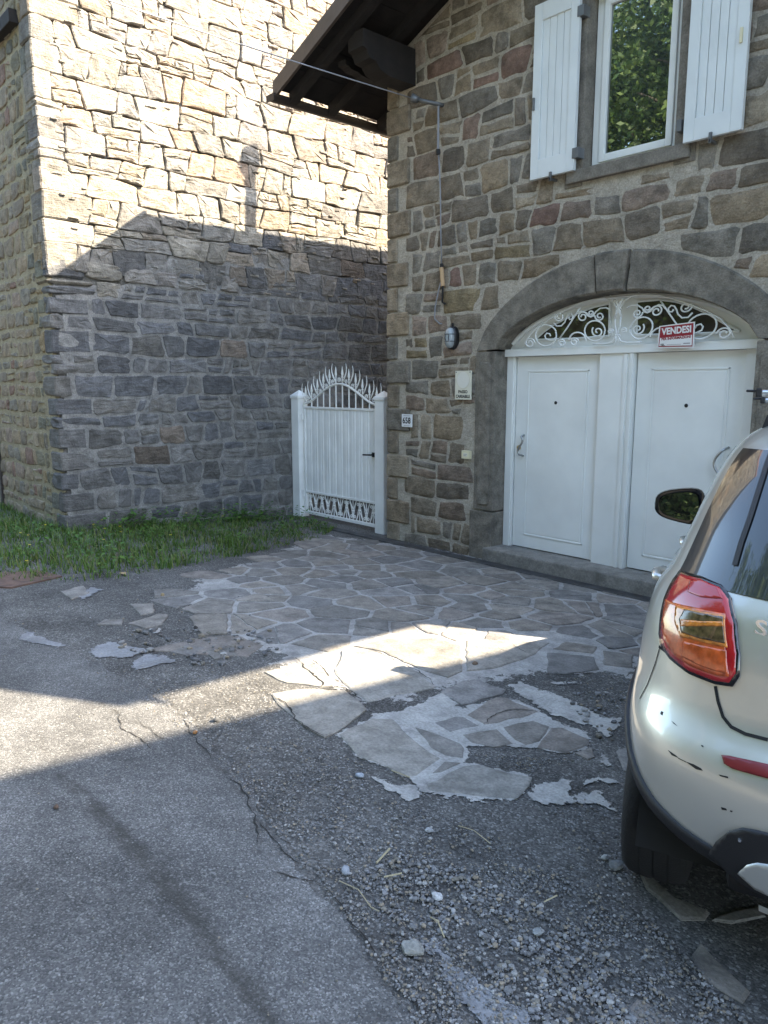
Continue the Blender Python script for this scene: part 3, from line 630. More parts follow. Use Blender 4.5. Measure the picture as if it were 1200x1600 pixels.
# front (left) face
pf = rubble(-14, XL - .42, -.3, 7.5, (.14, .27), (.16, .42), .05, rl, wav=.04, split=.22, slant=.03)
smf = MB(); cnt = 0
for P in sorted(pf, key=lambda P: -bbox(P)[1]):
    V, F = stone_geo(P, Wg, rl.uniform(.0, .012), rl, bev=.01, rough=.004, back=-.02)
    if bbox(P)[0] > -10.9 and cnt < 55 and bbox(P)[2] < 6: obj('stone', V, F, 'house_stone', frontw, color=shade(rl.choice(FRONT_TONES), rl.uniform(.85, 1.15))); cnt += 1
    else: smf.add(V, F)
o = obj('small_stones', smf.v, smf.f, 'small_stone_house', frontw); o['kind'] = 'stuff'
cap = MB().box((-20.2, YL - .06, 9.2), (XL + .06, 15.2, 9.32)); capo = rel(cap.build('roof', 'roof_tile', lb), lb)
beam = MB().box((-13, YL - .10, 5.62), (-9.46, YL + .02, 5.76), .01); rel(beam.build('beam', 'brown_wood', lb), lb)
dr = MB().box((-11.6, YL - .03, -.2), (on_y(8, 790, YL).x, YL + .02, 1.05), .008); dro = rel(dr.build('door', 'brown_board', lb), lb)

# ================================================================== HOUSE
hs = empty('stone_house', (-2.6, YF, gz(0, YF)))
tag(hs, 'stone house with arched double entrance, white shutters and brown timber eaves', 'house')
XE, ZE, RM, RX, YR = -7.65, 5.06, .40, -2.99, 5.28       # left eave x, roof top at eave, slope, ridge x, front of the overhang
XR = 2 * RX - XE
def rz(x): return ZE + RM * (min(x, 2 * RX - x) - XE)
AX = -3.87
def arch_in(x): t = (x - AX) / 1.32; return 2.06 + .465 * max(0, 1 - t * t) ** .66
def arch_out(x): t = (x - AX) / 1.59; return 2.05 + .83 * max(0, 1 - t * t) ** .66
HX0, HX1 = -6.88, -.25
outer = [(HX0 + .03, -.5), (HX1, -.5), (HX1, rz(HX1) - .1), (RX, rz(RX) - .1), (HX0 + .03, rz(HX0) - .1)]
ah = [(AX - 1.46, -.5 + .1)] + [(x, arch_out(x) - .12) for x in np.linspace(AX - 1.46, AX + 1.46, 25)] + [(AX + 1.46, -.4)]
wh = [(-4.3, 3.6), (-3.28, 3.6), (-3.28, 5.2), (-4.3, 5.2)]
loops = [[Vector((a, b, 0)) for a, b in L_] for L_ in (outer, ah, wh)]
flat = [p for L_ in loops for p in L_]
tri = tessellate_polygon(loops)
mv = [Wf(p.x, p.y, 0) for p in flat]
wall = rel(MB().add(mv, [tuple(t) for t in tri]).build('wall', 'mortar_house', hs), hs)
ins = MB().box((HX0 + .05, YF + .02, -.5), (HX0 + .4, 15, 4.9)).box((HX1 - .4, YF + .02, -.5), (HX1 - .02, 15, 4.9)).box((HX0 + .4, 14.6, -.5), (HX1 - .4, 15, 4.9))
rel(ins.build('wall', 'plaster', hs), hs)
rh = random.Random(11)
# quoins
k = 0; zc = 1.28 - .56 * 3
while zc < 5.2:
    for lng in (1, 0):
        h = .27; zz = zc + (0 if lng else .28)
        if zz + h / 2 < rz(HX0) - .12:
            boxstone(HX0, HX0 + (.37 if lng else .19) + rh.uniform(-.02, .03), YF - (.03 if lng else .022), YF + .3, zz - h / 2 + .004, zz + h / 2 - .004, rh, 'house_stone', wall, None, shade(rh.choice(HOUSE_TONES[:6]), rh.uniform(.88, 1.1)), j=.005, bev=.014)
    zc += .56
polys = rubble(HX0 + .30, HX1 - .02, -.28, 7.0, (.18, .29), (.22, .56), .029, rh, wav=.05, split=.26, slant=.03, corner=.11)
redspots = [on_y(u, v, YF) for u, v in [(770, 113), (817, 100), (707, 108), (742, 182), (703, 435), (850, 330), (683, 390)]]
sm = MB(); cnt = 0; stones = []
OUTX = 1.61
for P in polys:
    a0, a1, b0, b1 = bbox(P); cx, cz = (a0 + a1) / 2, (b0 + b1) / 2
    # long quoins bite into the field
    row = round((cz - (1.28 - .56 * 3)) / .28)
    lim = HX0 + (.42 if row % 2 == 0 else .25)
    P = [(max(a, lim), b) for a, b in P]
    if b1 > min(rz(a0), rz(a1)) - .16: P = [(a, min(b, rz(a) - .16)) for a, b in P]
    # jambs and arch ring
    def push(a, b):
        if b < 2.05:
            if abs(a - AX) < OUTX: a = AX + math.copysign(OUTX, cx - AX)
        elif abs(a - AX) < OUTX and b < arch_out(a) + .02: b = arch_out(a) + .02
        return a, b
    if abs(cx - AX) < OUTX - .05 and cz < arch_out(cx): continue
    P = [push(a, b) for a, b in P]
    # window surround
    X0, X1, Z0, Z1 = -4.43, -3.15, 3.49, 5.3
    if X0 < cx < X1 and Z0 < cz < Z1: continue
    def wpush(a, b):
        if X0 < a < X1 and Z0 < b < Z1:
            if cz < Z0: b = Z0
            elif cz > Z1: b = Z1
            elif cx < X0: a = X0
            else: a = X1
        return a, b
    P = [wpush(a, b) for a, b in P]
    a0, a1, b0, b1 = bbox(P)
    ar = abs(sum(P[i][0] * P[(i + 1) % len(P)][1] - P[(i + 1) % len(P)][0] * P[i][1] for i in range(len(P)))) / 2
    if a1 - a0 < .05 or b1 - b0 < .035 or ar < .003: continue
    V, F = stone_geo(P, Wf, rh.uniform(.002, .011), rh, bev=.009, rough=.004, back=-.02, tilt=.02)
    tone = rh.choice(HOUSE_TONES)
    if any(a0 < r.x < a1 and b0 < r.z < b1 for r in redspots): tone = rh.choice(RED_TONES)
    elif rh.random() < .07: tone = rh.choice([(.29, .23, .14), (.235, .18, .135)])
    kf = rh.uniform(.74, 1.18) * (1 if cz > 1.0 else .88)
    if a0 < -1.9 and cnt < 290: stones.append(sharp(obj('stone', V, F, 'house_stone', wall, smooth=True, color=[c * kf for c in tone]), 50)); cnt += 1
    else: sm.add(V, F)
o = obj('small_stones', sm.v, sm.f, 'small_stone_house', wall); o['kind'] = 'stuff'
# arch and jambs
arch = rel(MB().box((AX - 1.5, YF + .3, 1.9), (AX - 1.45, YF + .34, 2.0)).build('arch', 'arch_stone', hs), hs)
def ringstone(x0, x1, d=.02, n=9, name='voussoir', xs0=None, xs1=None):
    ia = [(x, arch_in(x)) for x in np.linspace(xs0 if xs0 is not None else AX + (x0 - AX) * 1.32 / 1.59, xs1 if xs1 is not None else AX + (x1 - AX) * 1.32 / 1.59, n)]
    oa = [(x, arch_out(x)) for x in np.linspace(x0, x1, n)]
    P = ia + oa[::-1]; v = []; f = []; m_ = len(P)
    c = [((ia[i][0] + oa[i][0]) / 2, (ia[i][1] + oa[i][1]) / 2) for i in range(n)] ; C_ = c + c[::-1]
    sh = lambda p, q, e: (p[0] + (q[0] - p[0]) * e, p[1] + (q[1] - p[1]) * e)
    v = [Wf(a, b, -.34) for a, b in P] + [Wf(a, b, d - .018) for a, b in P] + [Wf(*sh(p, q, .1), d + rh.uniform(-.004, .004)) for p, q in zip(P, C_)]
    for r in range(2):
        for i in range(m_): f.append((r * m_ + i, r * m_ + (i + 1) % m_, (r + 1) * m_ + (i + 1) % m_, (r + 1) * m_ + i))
    for i in range(n - 1): f.append((2 * m_ + i, 2 * m_ + i + 1, 2 * m_ + m_ - 2 - i, 2 * m_ + m_ - 1 - i))
    return MB().add(v, f).build(name, 'arch_stone', arch)
o_ = 1.59
ringstone(AX - o_, AX - .19, .022, 16, xs0=AX - 1.32, xs1=AX - .155)
ringstone(AX + .20, AX + o_, .022, 16, xs0=AX + .16, xs1=AX + 1.32)
ringstone(AX - .165, AX + .175, .045, 5, 'keystone', xs0=AX - .13, xs1=AX + .135)
for s in (-1, 1):
    for z0, z1, ex in ((-.3, .33, .02), (.34, 2.04, 0)):
        a, b_ = AX + s * 1.32, AX + s * (1.59 + ex)
        o = MB().box((min(a, b_) - (ex if s < 0 else 0), YF - .02 - ex * .7, z0), (max(a, b_) + (ex if s > 0 else 0), YF + .34, z1), .014).build('jamb_stone', 'arch_stone', arch)
    # raised rough field on the front of the jamb
    P = stone_poly([(AX + s * 1.37 - (.16 if s < 0 else 0), .4), (AX + s * 1.37 + (.16 if s > 0 else 0), .4), (AX + s * 1.37 + (.16 if s > 0 else 0), 1.93), (AX + s * 1.37 - (.16 if s < 0 else 0), 1.93)], .004, rh)
    V, F = stone_geo(P, Wf, .035, rh, bev=.012, rough=.006, back=0); obj('jamb_field', V, F, 'arch_stone', arch)
    a, b_ = AX + s * 1.34, AX + s * 1.57
for o in list(arch.children): o.matrix_parent_inverse = Matrix.Identity(4)
th = MB().box((AX - 1.36, YF - .13, -.30), (AX + 1.36, YF + .36, -.045), .018); rel(th.build('threshold', 'threshold_stone', hs), hs)
# doors
YD = YF + .20
def bx(name, mat, parent, *boxes, bev=.004):
    m_ = MB()
    for a, b in boxes: m_.box(a, b, bev)
    return m_.build(name, mat, parent)
backing = rel(bx('gap_backing', 'dark_gap', hs, ((AX - 1.33, YD + .06, -.06), (AX + 1.33, YD + .1, 2.06)), bev=0), hs)  # black sheet that paints the shade seen in the gaps round the doors
fr = rel(bx('door_frame', 'white_door', hs, ((AX - 1.315, YD - .03, -.05), (-5.10, YD + .05, 1.985)), ((-2.70, YD - .03, -.05), (AX + 1.315, YD + .05, 1.985)), ((AX - 1.35 + .03, YD - .07, 1.985), (AX + 1.32, YD + .05, 2.06)), ((-4.06, YD - .045, -.05), (-3.70, YD + .05, 1.985)),
       ((-3.80, YD - .06, -.048), (-3.762, YD, 1.98)), ((-3.735, YD - .065, -.048), (-3.703, YD, 1.98)), ((-5.10, YD - .02, -.047), (-5.085, YD + .05, 1.98))), hs)
def leaf(x0, x1, hx, side_, swoop):
    L_ = rel(bx('door', 'white_door', hs, ((x0, YD, -.035), (x1, YD + .05, 1.982))), hs)
    a, b_, c, d = x0 + .15, x1 - .13, .10, 1.84
    mo = []
    for (p0, p1) in (((a, c), (b_, c + .016)), ((a, d - .016), (b_, d)), ((a, c), (a + .016, d)), ((b_ - .016, c), (b_, d))): mo.append(((p0[0], YD - .007, p0[1]), (p1[0], YD + .002, p1[1])))
    bx('panel_moulding', 'white_door', L_, *mo, bev=.003)
    bx('panel', 'white_door', L_, ((a + .03, YD - .004, c + .03), (b_ - .03, YD + .002, d - .03)), bev=.003)
    MB().lathe((0, 0, 0), [(.017, 0), (.017, .008), (.011, .012)], 12, 'Y').build('peephole', 'black_iron', L_).location = ((x0 + x1) / 2 - .0, YD - .008, 1.515)
    pts_ = []
    for i in range(15):
        t = i / 14; pts_.append((hx + side_ * (.028 * math.sin(t * math.pi * 2) if swoop else .09 * math.sin(t * math.pi)), YD - .06 - .0 * t if 0 < i < 14 else YD, 1.17 - (.22 if swoop else .27) * t))
    MB().tube(pts_, .011, 8).build('handle', 'steel', L_, smooth=True)
    MB().lathe((0, 0, 0), [(.024, -.012), (.024, 0), (.012, .004)], 14, 'Y').build('lock_rosette', 'brass', L_).location = (hx - .055 if swoop else hx + .05, YD - .004, 1.035)
    for o in L_.children: o.matrix_parent_inverse = Matrix.Identity(4)
    return L_
leaf(-5.074, -4.065, -4.96, 1, True); leaf(-3.688, -2.705, -2.80, -1, False)
# fanlight
YW = YF + .22
xs = np.linspace(AX - 1.31, AX + 1.31, 41)
fan = rel(MB().prism([(x, 2.06) for x in (AX - 1.31, AX + 1.31)] + [(x, arch_in(x) + .01) for x in xs[::-1]], lambda a, b, d: (a, YW - d, b), -.03, 0).build('fanlight', 'white_door', hs), hs)
def border(poly, w_, y0, y1):
    m_ = MB(); n = len(poly); c = (sum(p[0] for p in poly) / n, sum(p[1] for p in poly) / n)
    for i in range(n):
        a, b_ = poly[i], poly[(i + 1) % n]
        m_.tube([(a[0], y0, a[1]), (b_[0], y0, b_[1])], w_, 6)
    return m_
YP = YW - .012
for px_ in ([(836, 531), (850, 518), (866, 507), (885, 497), (905, 488), (930, 479), (953, 474), (952, 525), (900, 529)], [(995, 471), (1030, 468), (1055, 471), (1080, 478), (1110, 492), (1135, 507), (1156, 517), (1120, 520), (1060, 522), (995, 524)]):
    P = [on_y(u, v, YP) for u, v in px_]; P = [(p.x, p.z) for p in P]
    po = MB().prism(P, lambda a, b, d: (a, YP - d, b), -.01, .0).build('pane', 'fanlight_glass', fan)
    border(P, .012, YP, 0).build('glazing_bead', 'white_door', fan)
fr2 = MB(); ap = [(x, YW - .02, arch_in(x) - .025) for x in np.linspace(AX - 1.27, AX + 1.27, 40)]; fr2.tube(ap, .024, 6); fr2.build('head_frame', 'white_door', fan)
YG = YF + .10
def spiral(cx, cy, r, a0, turns, r1=.12, n=None, sgn=1):
    n = n or int(18 * turns) + 6; return [(cx + r * (1 - (1 - r1) * i / n) * math.cos(a0 + sgn * turns * 2 * math.pi * i / n), cy - r * (1 - (1 - r1) * i / n) * math.sin(a0 + sgn * turns * 2 * math.pi * i / n)) for i in range(n + 1)]
Z3 = lambda p: (780 + p[0] / 5.4545, 440 + p[1] / 5.4545)
half = [spiral(400, 460, 92, .4, 1.0, .95), [(485, 430), (487, 470), (460, 500), (425, 500), (395, 485), (390, 460), (405, 440), (430, 445), (438, 465)], spiral(815, 420, 88, .0, 1.0, .97), spiral(840, 425, 52, 2.4, 1.3, .2), spiral(668, 505, 72, 0, .5, 1.0), spiral(640, 515, 38, 0, 1.4, .3),
        spiral(535, 525, 34, 3.1, 1.4, .3, sgn=-1), spiral(262, 525, 44, 0, 1.5, .3), spiral(512, 300, 42, 2.6, 1.4, .3), [(465, 350), (490, 380), (530, 378), (560, 345), (572, 310), (590, 280), (612, 272), (630, 292), (622, 318), (600, 322), (592, 305)],
        [(690, 222), (640, 300), (575, 400), (510, 492)], spiral(712, 300, 46, .2, 1.5, .3), [(650, 290), (670, 262), (700, 252), (735, 265), (752, 290)], spiral(780, 270, 30, 3.1, 1.5, .25), [(752, 290), (780, 302), (805, 290), (820, 260), (860, 228), (910, 222), (948, 240)], spiral(855, 295, 40, 3.0, 1.4, .25),
        [(1040, 300), (1030, 250), (1010, 200), (985, 150), (1005, 170), (1040, 240)], [(1035, 530), (1010, 495), (1020, 450), (1036, 470)], [(1037, 300), (1028, 380), (1010, 440), (970, 510), (920, 540), (850, 545), (800, 540)], spiral(950, 425, 24, 0, 1.4, .3),
        [(205, 570), (230, 500), (290, 420), (380, 350), (480, 290), (600, 225), (700, 180), (800, 150), (900, 140), (970, 170), (1020, 250), (1036, 320)]]
gr = empty('grille', (AX, YG, 2.1)); gr.parent = hs; gr.matrix_parent_inverse = Matrix.Translation(hs.location).inverted()
for P in half:
    W3 = [on_y(*Z3(p), YG) for p in P]; W3 = [(-3.885 + (q.x + 3.885), YG, max(q.z, 2.075)) for q in W3]
    if abs(P[0][0] - 205) < 1: W3 = [(x, y, min(z, arch_in(x) - .03)) for x, y, z in W3]
    for s in (1, -1):
        pp = [(-3.855 + s * (x + 3.855) + (.0 if s > 0 else .0), y, z) for x, y, z in W3]
        o = MB().tube(pp, .0075, 6).build('scroll', 'white_metal', gr, smooth=True); o.matrix_parent_inverse = Matrix.Translation(gr.location).inverted()
# window
WX0, WX1, WZ0, WZ1 = -4.22, -3.36, 3.65, 5.12; YN = YF + .12
win = rel(bx('window', 'sill_stone', hs, ((-4.42, YF - .012, 3.5), (WX0 - .012, YF + .2, 5.3)), ((WX1 + .012, YF - .012, 3.5), (-3.16, YF + .2, 5.3)), ((WX0 - .012, YF - .010, 5.125), (WX1 + .012, YF + .2, 5.3)), bev=.01), hs)
ch_ = [('sill', 'sill_stone', [((WX0 - .16, YF - .05, 3.53), (WX1 + .16, YF + .2, 3.645))], .012),
       ('window_frame', 'white_door', [((WX0, YN, WZ0), (WX0 + .075, YN + .07, WZ1)), ((WX1 - .075, YN, WZ0), (WX1, YN + .07, WZ1)), ((WX0 + .075, YN, WZ0), (WX1 - .075, YN + .07, WZ0 + .07)), ((WX0 + .075, YN, WZ1 - .07), (WX1 - .075, YN + .07, WZ1))], .006),
       ('sash', 'white_door', [((WX0 + .078, YN - .018, WZ0 + .05), (WX0 + .135, YN + .06, WZ1 - .05)), ((WX1 - .135, YN - .018, WZ0 + .05), (WX1 - .078, YN + .06, WZ1 - .05)), ((WX0 + .135, YN - .018, WZ0 + .05), (WX1 - .135, YN + .06, WZ0 + .115)), ((WX0 + .135, YN - .018, WZ1 - .115), (WX1 - .135, YN + .06, WZ1 - .05))], .006),
       ('pane', 'window_glass', [((WX0 + .13, YN + .01, WZ0 + .11), (WX1 - .13, YN + .02, WZ1 - .11))], 0)]
for nme, mt, bxs, bv in ch_: o = bx(nme, mt, win, *bxs, bev=bv); o.matrix_parent_inverse = Matrix.Identity(4)
def shutter(x0, x1, tilt, hinge_left):
    y1 = YF - .045; y0 = y1 - .042; z0, z1 = 3.63, 5.16
    S = rel(bx('shutter', 'shutter_paint', hs, ((x0, y0, z0), (x0 + .09, y1, z1)), ((x1 - .09, y0, z0), (x1, y1, z1)), ((x0 + .09, y0, z0), (x1 - .09, y1, z0 + .17)), ((x0 + .09, y0, z1 - .15), (x1 - .09, y1, z1)), bev=.005), hs)
    n = 4; wd = (x1 - x0 - .18) / n
    for i in range(n): bx('plank', 'shutter_paint', S, ((x0 + .09 + i * wd + .0025, y0 + .014, z0 + .16), (x0 + .09 + (i + 1) * wd - .0025, y1 - .004, z1 - .14)), bev=.003)
    for zz in (z0 + .1, z1 - .25):
        hx_ = x1 if hinge_left else x0; bx('hinge', 'grey_iron', S, ((hx_ - .02, y0 - .005, zz), (hx_ + .05 if hinge_left else hx_ - .06, y1 + .05, zz + .09)), bev=.004)
    mx_ = (x0 + x1) / 2
    bx('catch', 'grey_iron', S, ((mx_ - .012, y0 - .02, z0 - .05), (mx_ + .012, y0 - .002, z0 + .03)), ((mx_ - .010, y0 - .02, z0 - .045), (mx_ + .010, YF + .02, z0 - .02)), bev=.003)
    lx = x0 + .012 if hinge_left else x1 - .06
    bx('bolt', 'cream_plastic' if not hinge_left else 'grey_iron', S, ((lx, y0 - .016, 4.25), (lx + .022, y0, 4.36)), bev=.005)
    for o in S.children: o.matrix_parent_inverse = Matrix.Identity(4)
shutter(-4.765, -4.275, 0, True); shutter(-3.235, -2.765, 0, False)
# roof and timbers
yb = 15.0
def slope_slab(x0, x1, y0, y1, t0, t1):
    return MB().add([(x0, y0, rz(x0) - t0), (x1, y0, rz(x1) - t0), (x1, y1, rz(x1) - t0), (x0, y1, rz(x0) - t0), (x0, y0, rz(x0) - t1), (x1, y0, rz(x1) - t1), (x1, y1, rz(x1) - t1), (x0, y1, rz(x0) - t1)],
                    [(0, 1, 2, 3), (7, 6, 5, 4), (0, 4, 5, 1), (1, 5, 6, 2), (2, 6, 7, 3), (3, 7, 4, 0)])
rm = slope_slab(XE, RX, YR, yb, 0, .05); sl2 = slope_slab(RX, XR, YR, yb, 0, .05); rm.add(sl2.v, sl2.f)
roof = rel(rm.build('roof', 'roof_tile', hs), hs)
x = XE
i = 0
while x < RX - .02:
    x2 = min(x + .17, RX); slope_slab(x + .002, x2 - .002, YR + .02, YF + 3.0, .052, .078 + (i % 2) * .003).build('soffit_board', 'brown_wood', roof); x = x2; i += 1
slope_slab(RX, XR, YR + .02, YF + .3, .052, .08).build('soffit', 'brown_wood', roof)
# unseen slab added ahead of the right slope, shaped to throw shade on the lane
cpl = [(XR + .03, YR), (XR + .03, 5.12), (XR - .35, 4.86), (XR - .9, 4.62), (-.6, 4.42), (-.6, YR)]
MB().add([(a, b, rz(a) - .002) for a, b in cpl] + [(a, b, rz(a) - .06) for a, b in cpl], [tuple(range(6)), tuple(range(11, 5, -1))] + [(i, 6 + i, 6 + (i + 1) % 6, (i + 1) % 6) for i in range(6)]).build('shade_slab', 'roof_tile', roof)
for x0, x1 in ((XE - .03, RX), (RX, XR + .03)):
    s_ = slope_slab(x0, x1, YR - .035, YR, -.02, .155); s_.build('bargeboard', 'bargeboard_paint', roof)
for y_ in (YR + .16, YR + .72, YF + .5, YF + 1.3, YF + 2.1, YF + 2.9): slope_slab(XE + .01, RX, y_, y_ + .1, .083, .19).build('rafter', 'brown_wood', roof)
def purlin(x_, y0, zt, wd, ht, carve=True):
    """beam along y whose outer end is cut in a stepped ogee"""
    zb = zt - ht; P = [(YF + .6, zt), (y0, zt), (y0, zb + ht * .55), (y0 + .05, zb + ht * .5), (y0 + .09, zb + ht * .3), (y0 + .18, zb + ht * .27), (y0 + .24, zb + ht * .1), (y0 + .36, zb), (YF + .6, zb)]
    return MB().prism(P, lambda a, b, d: (x_ + d, a, b), -wd / 2, wd / 2).build('purlin', 'brown_wood', roof)
for x_, ht, wd in ((HX0 + .33, .37, .24), (-5.05, .22, .2), (RX, .24, .22), (-.8, .26, .24)): purlin(x_, YR + (.24 if x_ < -6 else .1), rz(x_) - .19, wd, ht)
purlin(XE + .75, YR + .34, rz(XE + .75) - .2, .12, .12)
gpts = [(XE - .06, YR - .05, ZE - .15), (XE - .06, yb, ZE - .15)]
gt_ = MB(); prof = [(.075 * math.cos(a), .075 * math.sin(a)) for a in np.linspace(math.pi, 2 * math.pi, 9)] + [(.07 * math.cos(a), .068 * math.sin(a)) for a in np.linspace(2 * math.pi, math.pi, 9)]
gt_.prism(prof, lambda a, b, d: (XE - .05 + a, d, ZE - .125 + b), YR - .06, yb); gt_.box((XE - .125, YR - .063, ZE - .20), (XE + .025, YR - .058, ZE - .125))
gt_.build('gutter', 'brown_board', roof)
dp = [(XE - .05, YF + .9, ZE - .17), (XE - .05, YF + .9, ZE - .3), (XE + .2, YF + .93, ZE - .48), (HX0 - .09, YF + .95, ZE - .62), (HX0 - .09, YF + .95, -.2)]
MB().tube(dp, .045, 10).build('downpipe', 'brown_board', roof, smooth=True)
cx_, cy_ = -6.8, 7.38; zc_ = rz(cx_)
ctop = 4.70 + (cx_ - XL) / 1.08          # top that throws the flue's shadow on the wall across the alley
fl = MB().tube([(cx_, cy_, zc_ - .1), (cx_, cy_, ctop - .2)], .08, 12).lathe((cx_, cy_, ctop - .24), [(.08, 0), (.13, .05), (.15, .16), (.12, .26), (.04, .32)], 14)
fl.build('flue_pipe', 'grey_iron', roof, smooth=True)
bpy.context.view_layer.update()
for par in (wall, roof, fan, side, frontw):
    for o in par.children: o.matrix_parent_inverse = Matrix.Identity(4)
# neighbouring house, out of the picture to the right: its roof shades the road and the car
nb_ = empty('neighbour_house', (8, 8, 0)); tag(nb_, 'plastered house with a tiled roof beyond the right end of the yard', 'house')
ang = rad(-6); NW = lambda a, b, d: (3.26 + a * math.cos(ang) - b * math.sin(ang), 5.1 + a * math.sin(ang) + b * math.cos(ang), d)
nwv = MB().prism([(.45, -2.2), (9, -2.2), (9, 9), (.45, 9)], NW, -.5, 6.2).build('wall', 'plaster', nb_)
def nz(a): return 6.0 + .38 * min(a, 9.5 - a)
nr = MB(); 
for a0, a1 in ((0, 4.75), (4.75, 9.5)):
    nr.add([NW(a0, -2.7, nz(a0)), NW(a1, -2.7, nz(a1)), NW(a1, 9.4, nz(a1)), NW(a0, 9.4, nz(a0)), NW(a0, -2.7, nz(a0) + .12), NW(a1, -2.7, nz(a1) + .12), NW(a1, 9.4, nz(a1) + .12), NW(a0, 9.4, nz(a0) + .12)], [(0, 1, 2, 3), (7, 6, 5, 4), (0, 4, 5, 1), (1, 5, 6, 2), (2, 6, 7, 3), (3, 7, 4, 0)])
nr.build('roof', 'roof_tile', nb_)
for a_ in (2.2, 5.2):
    wv = MB().prism([(a_, 1.2), (a_ + 1, 1.2), (a_ + 1, 2.6), (a_, 2.6)], lambda a, b, d: NW(a, -2.2 - d, b), .0, .03).build('window', 'car_glass', nb_)
for o in nb_.children: rel(o, nb_)

# ================================================================== GATE
YGT = 6.46; gb = gz(0, YGT)
gate = empty('garden_gate', (-8.05, YGT, gb)); tag(gate, 'white metal garden gate with spiked scrolled top closing the alley', 'gate')
def G(o): return rel(o, gate)
for x0 in (-9.055, -7.235):
    p = G(bx('post', 'white_metal', gate, ((x0, YGT - .085, gb - .05), (x0 + .17, YGT + .085, 1.50)), bev=.006))
    c = bx('post_cap', 'white_metal', p, ((x0 - .012, YGT - .097, 1.50), (x0 + .182, YGT + .097, 1.545)), bev=.008); c.matrix_parent_inverse = Matrix.Identity(4)
    q = MB().add([(x0 - .005, YGT - .09, 1.545), (x0 + .175, YGT - .09, 1.545), (x0 + .175, YGT + .09, 1.545), (x0 - .005, YGT + .09, 1.545), (x0 + .085, YGT, 1.62)], [(0, 1, 4), (1, 2, 4), (2, 3, 4), (3, 0, 4), (3, 2, 1, 0)]).build('cap_point', 'white_metal', p); q.matrix_parent_inverse = Matrix.Identity(4)
gx0, gx1 = -8.83, -7.27
def gtop(x): t = (x - gx0) / (gx1 - gx0); return 1.435 + .27 * (math.sin(math.pi * t) ** 1.7)
ftop = MB().tube([(x, YGT, gtop(x)) for x in np.linspace(gx0, gx1, 33)], .016, 6)
G(ftop.build('top_rail', 'white_metal', gate, smooth=True))
G(bx('leaf_frame', 'white_metal', gate, ((gx0 - .02, YGT - .022, -.155), (gx0 + .02, YGT + .022, 1.44)), ((gx1 - .02, YGT - .022, -.155), (gx1 + .02, YGT + .022, 1.44)), ((gx0 + .02, YGT - .022, 1.36), (gx1 - .02, YGT + .022, 1.39)), ((gx0 + .02, YGT - .022, .155), (gx1 - .02, YGT + .022, .185)), ((gx0 + .02, YGT - .022, -.155), (gx1 - .02, YGT + .022, -.115)), bev=.004))
n = 11; wd = (gx1 - gx0 - .04) / n
for i in range(n):
    a = gx0 + .02 + i * wd
    P = [(a + .004, 0), (a + .004, .002), (a + .012, .016), (a + wd * .55, .016), (a + wd * .6, .010), (a + wd * .66, .016), (a + wd - .014, .016), (a + wd - .004, .002), (a + wd - .004, 0)]
    G(MB().prism(P, lambda u, v, d: (u, YGT - v + .006, d), .185, 1.36).build('slat', 'white_metal', gate))
    if i: G(MB().tube([(a, YGT, 1.385), (a, YGT, gtop(a))], .010, 6).build('bar', 'white_metal', gate))
for i in range(n + 1):
    a = gx0 + .02 + i * wd; zt = gtop(a); s = 1 if i <= n / 2 else -1
    m_ = MB().tube([(a, YGT, zt - .01), (a, YGT, zt + .05), (a, YGT, zt + .10), (a, YGT, zt + .135), (a, YGT, zt + .19), (a, YGT, zt + .235)], [.009, .010, .008, .019, .010, .002], 6)
    m_.lathe((a, YGT, zt + .085), [(.010, 0), (.02, .008), (.010, .016)], 8)
    G(m_.build('spike', 'white_metal', gate, smooth=True))
    fl_ = MB().tube([(a - s * .01, YGT, zt + .03), (a - s * .05, YGT, zt + .09), (a - s * .085, YGT, zt + .16), (a - s * .088, YGT, zt + .215), (a - s * .075, YGT, zt + .275)], [.008, .009, .008, .006, .002], 6)
    sp = [(a + s * (.06 + .032 * (1 - .7 * k / 14) * math.cos(k * .62)), YGT, zt + .055 + .032 * (1 - .7 * k / 14) * math.sin(k * .62) + (gtop(a + s * .06) - zt) * .5) for k in range(15)]
    if gx0 < a + s * .06 < gx1: fl_.tube(sp, .006, 5)
    G(fl_.build('flame_scroll', 'white_metal', gate, smooth=True))
# scrolled band at the foot
for i in range(n):
    a = gx0 + .02 + i * wd; b_ = a + wd; z0, z1 = -.115, .155; fl_ = MB(); up_ = i % 2 == 0
    f_ = (lambda z: z) if up_ else (lambda z: z0 + z1 - z)
    mid = (a + b_) / 2
    fl_.tube([(mid, YGT, z0), (mid, YGT, z1)], .006, 5).tube([(a, YGT, f_(z0)), (mid, YGT, f_(z0 + .14))], .0052, 5).tube([(b_, YGT, f_(z0)), (mid, YGT, f_(z0 + .14))], .0052, 5)
    fl_.lathe((mid, YGT, f_(z0 + .145) - .008), [(.014, 0), (.02, .008), (.014, .016)], 8)
    for s in (-1, 1):
        fl_.tube([(mid + s * (.035 + .026 * (1 - .65 * k / 13) * math.cos(math.pi - k * .6)), YGT, f_(z1 - .05 + .026 * (1 - .65 * k / 13) * math.sin(math.pi - k * .6))) for k in range(14)], .0052, 5)
        fl_.tube([(mid + s * .012, YGT, f_(z1 - .05)), (mid + s * .02, YGT, f_(z1 - .1)), (mid + s * .05, YGT, f_(z0 + .06)), (mid + s * wd * .5, YGT, f_(z0 + .01))], .0052, 5)
    G(fl_.build('foot_scroll', 'white_metal', gate))
hd = G(MB().tube([(gx1 - .06, YGT - .02, .80), (gx1 - .06, YGT - .075, .80), (gx1 - .085, YGT - .08, .80), (gx1 - .2, YGT - .08, .795)], .011, 8).build('handle', 'black_iron', gate))
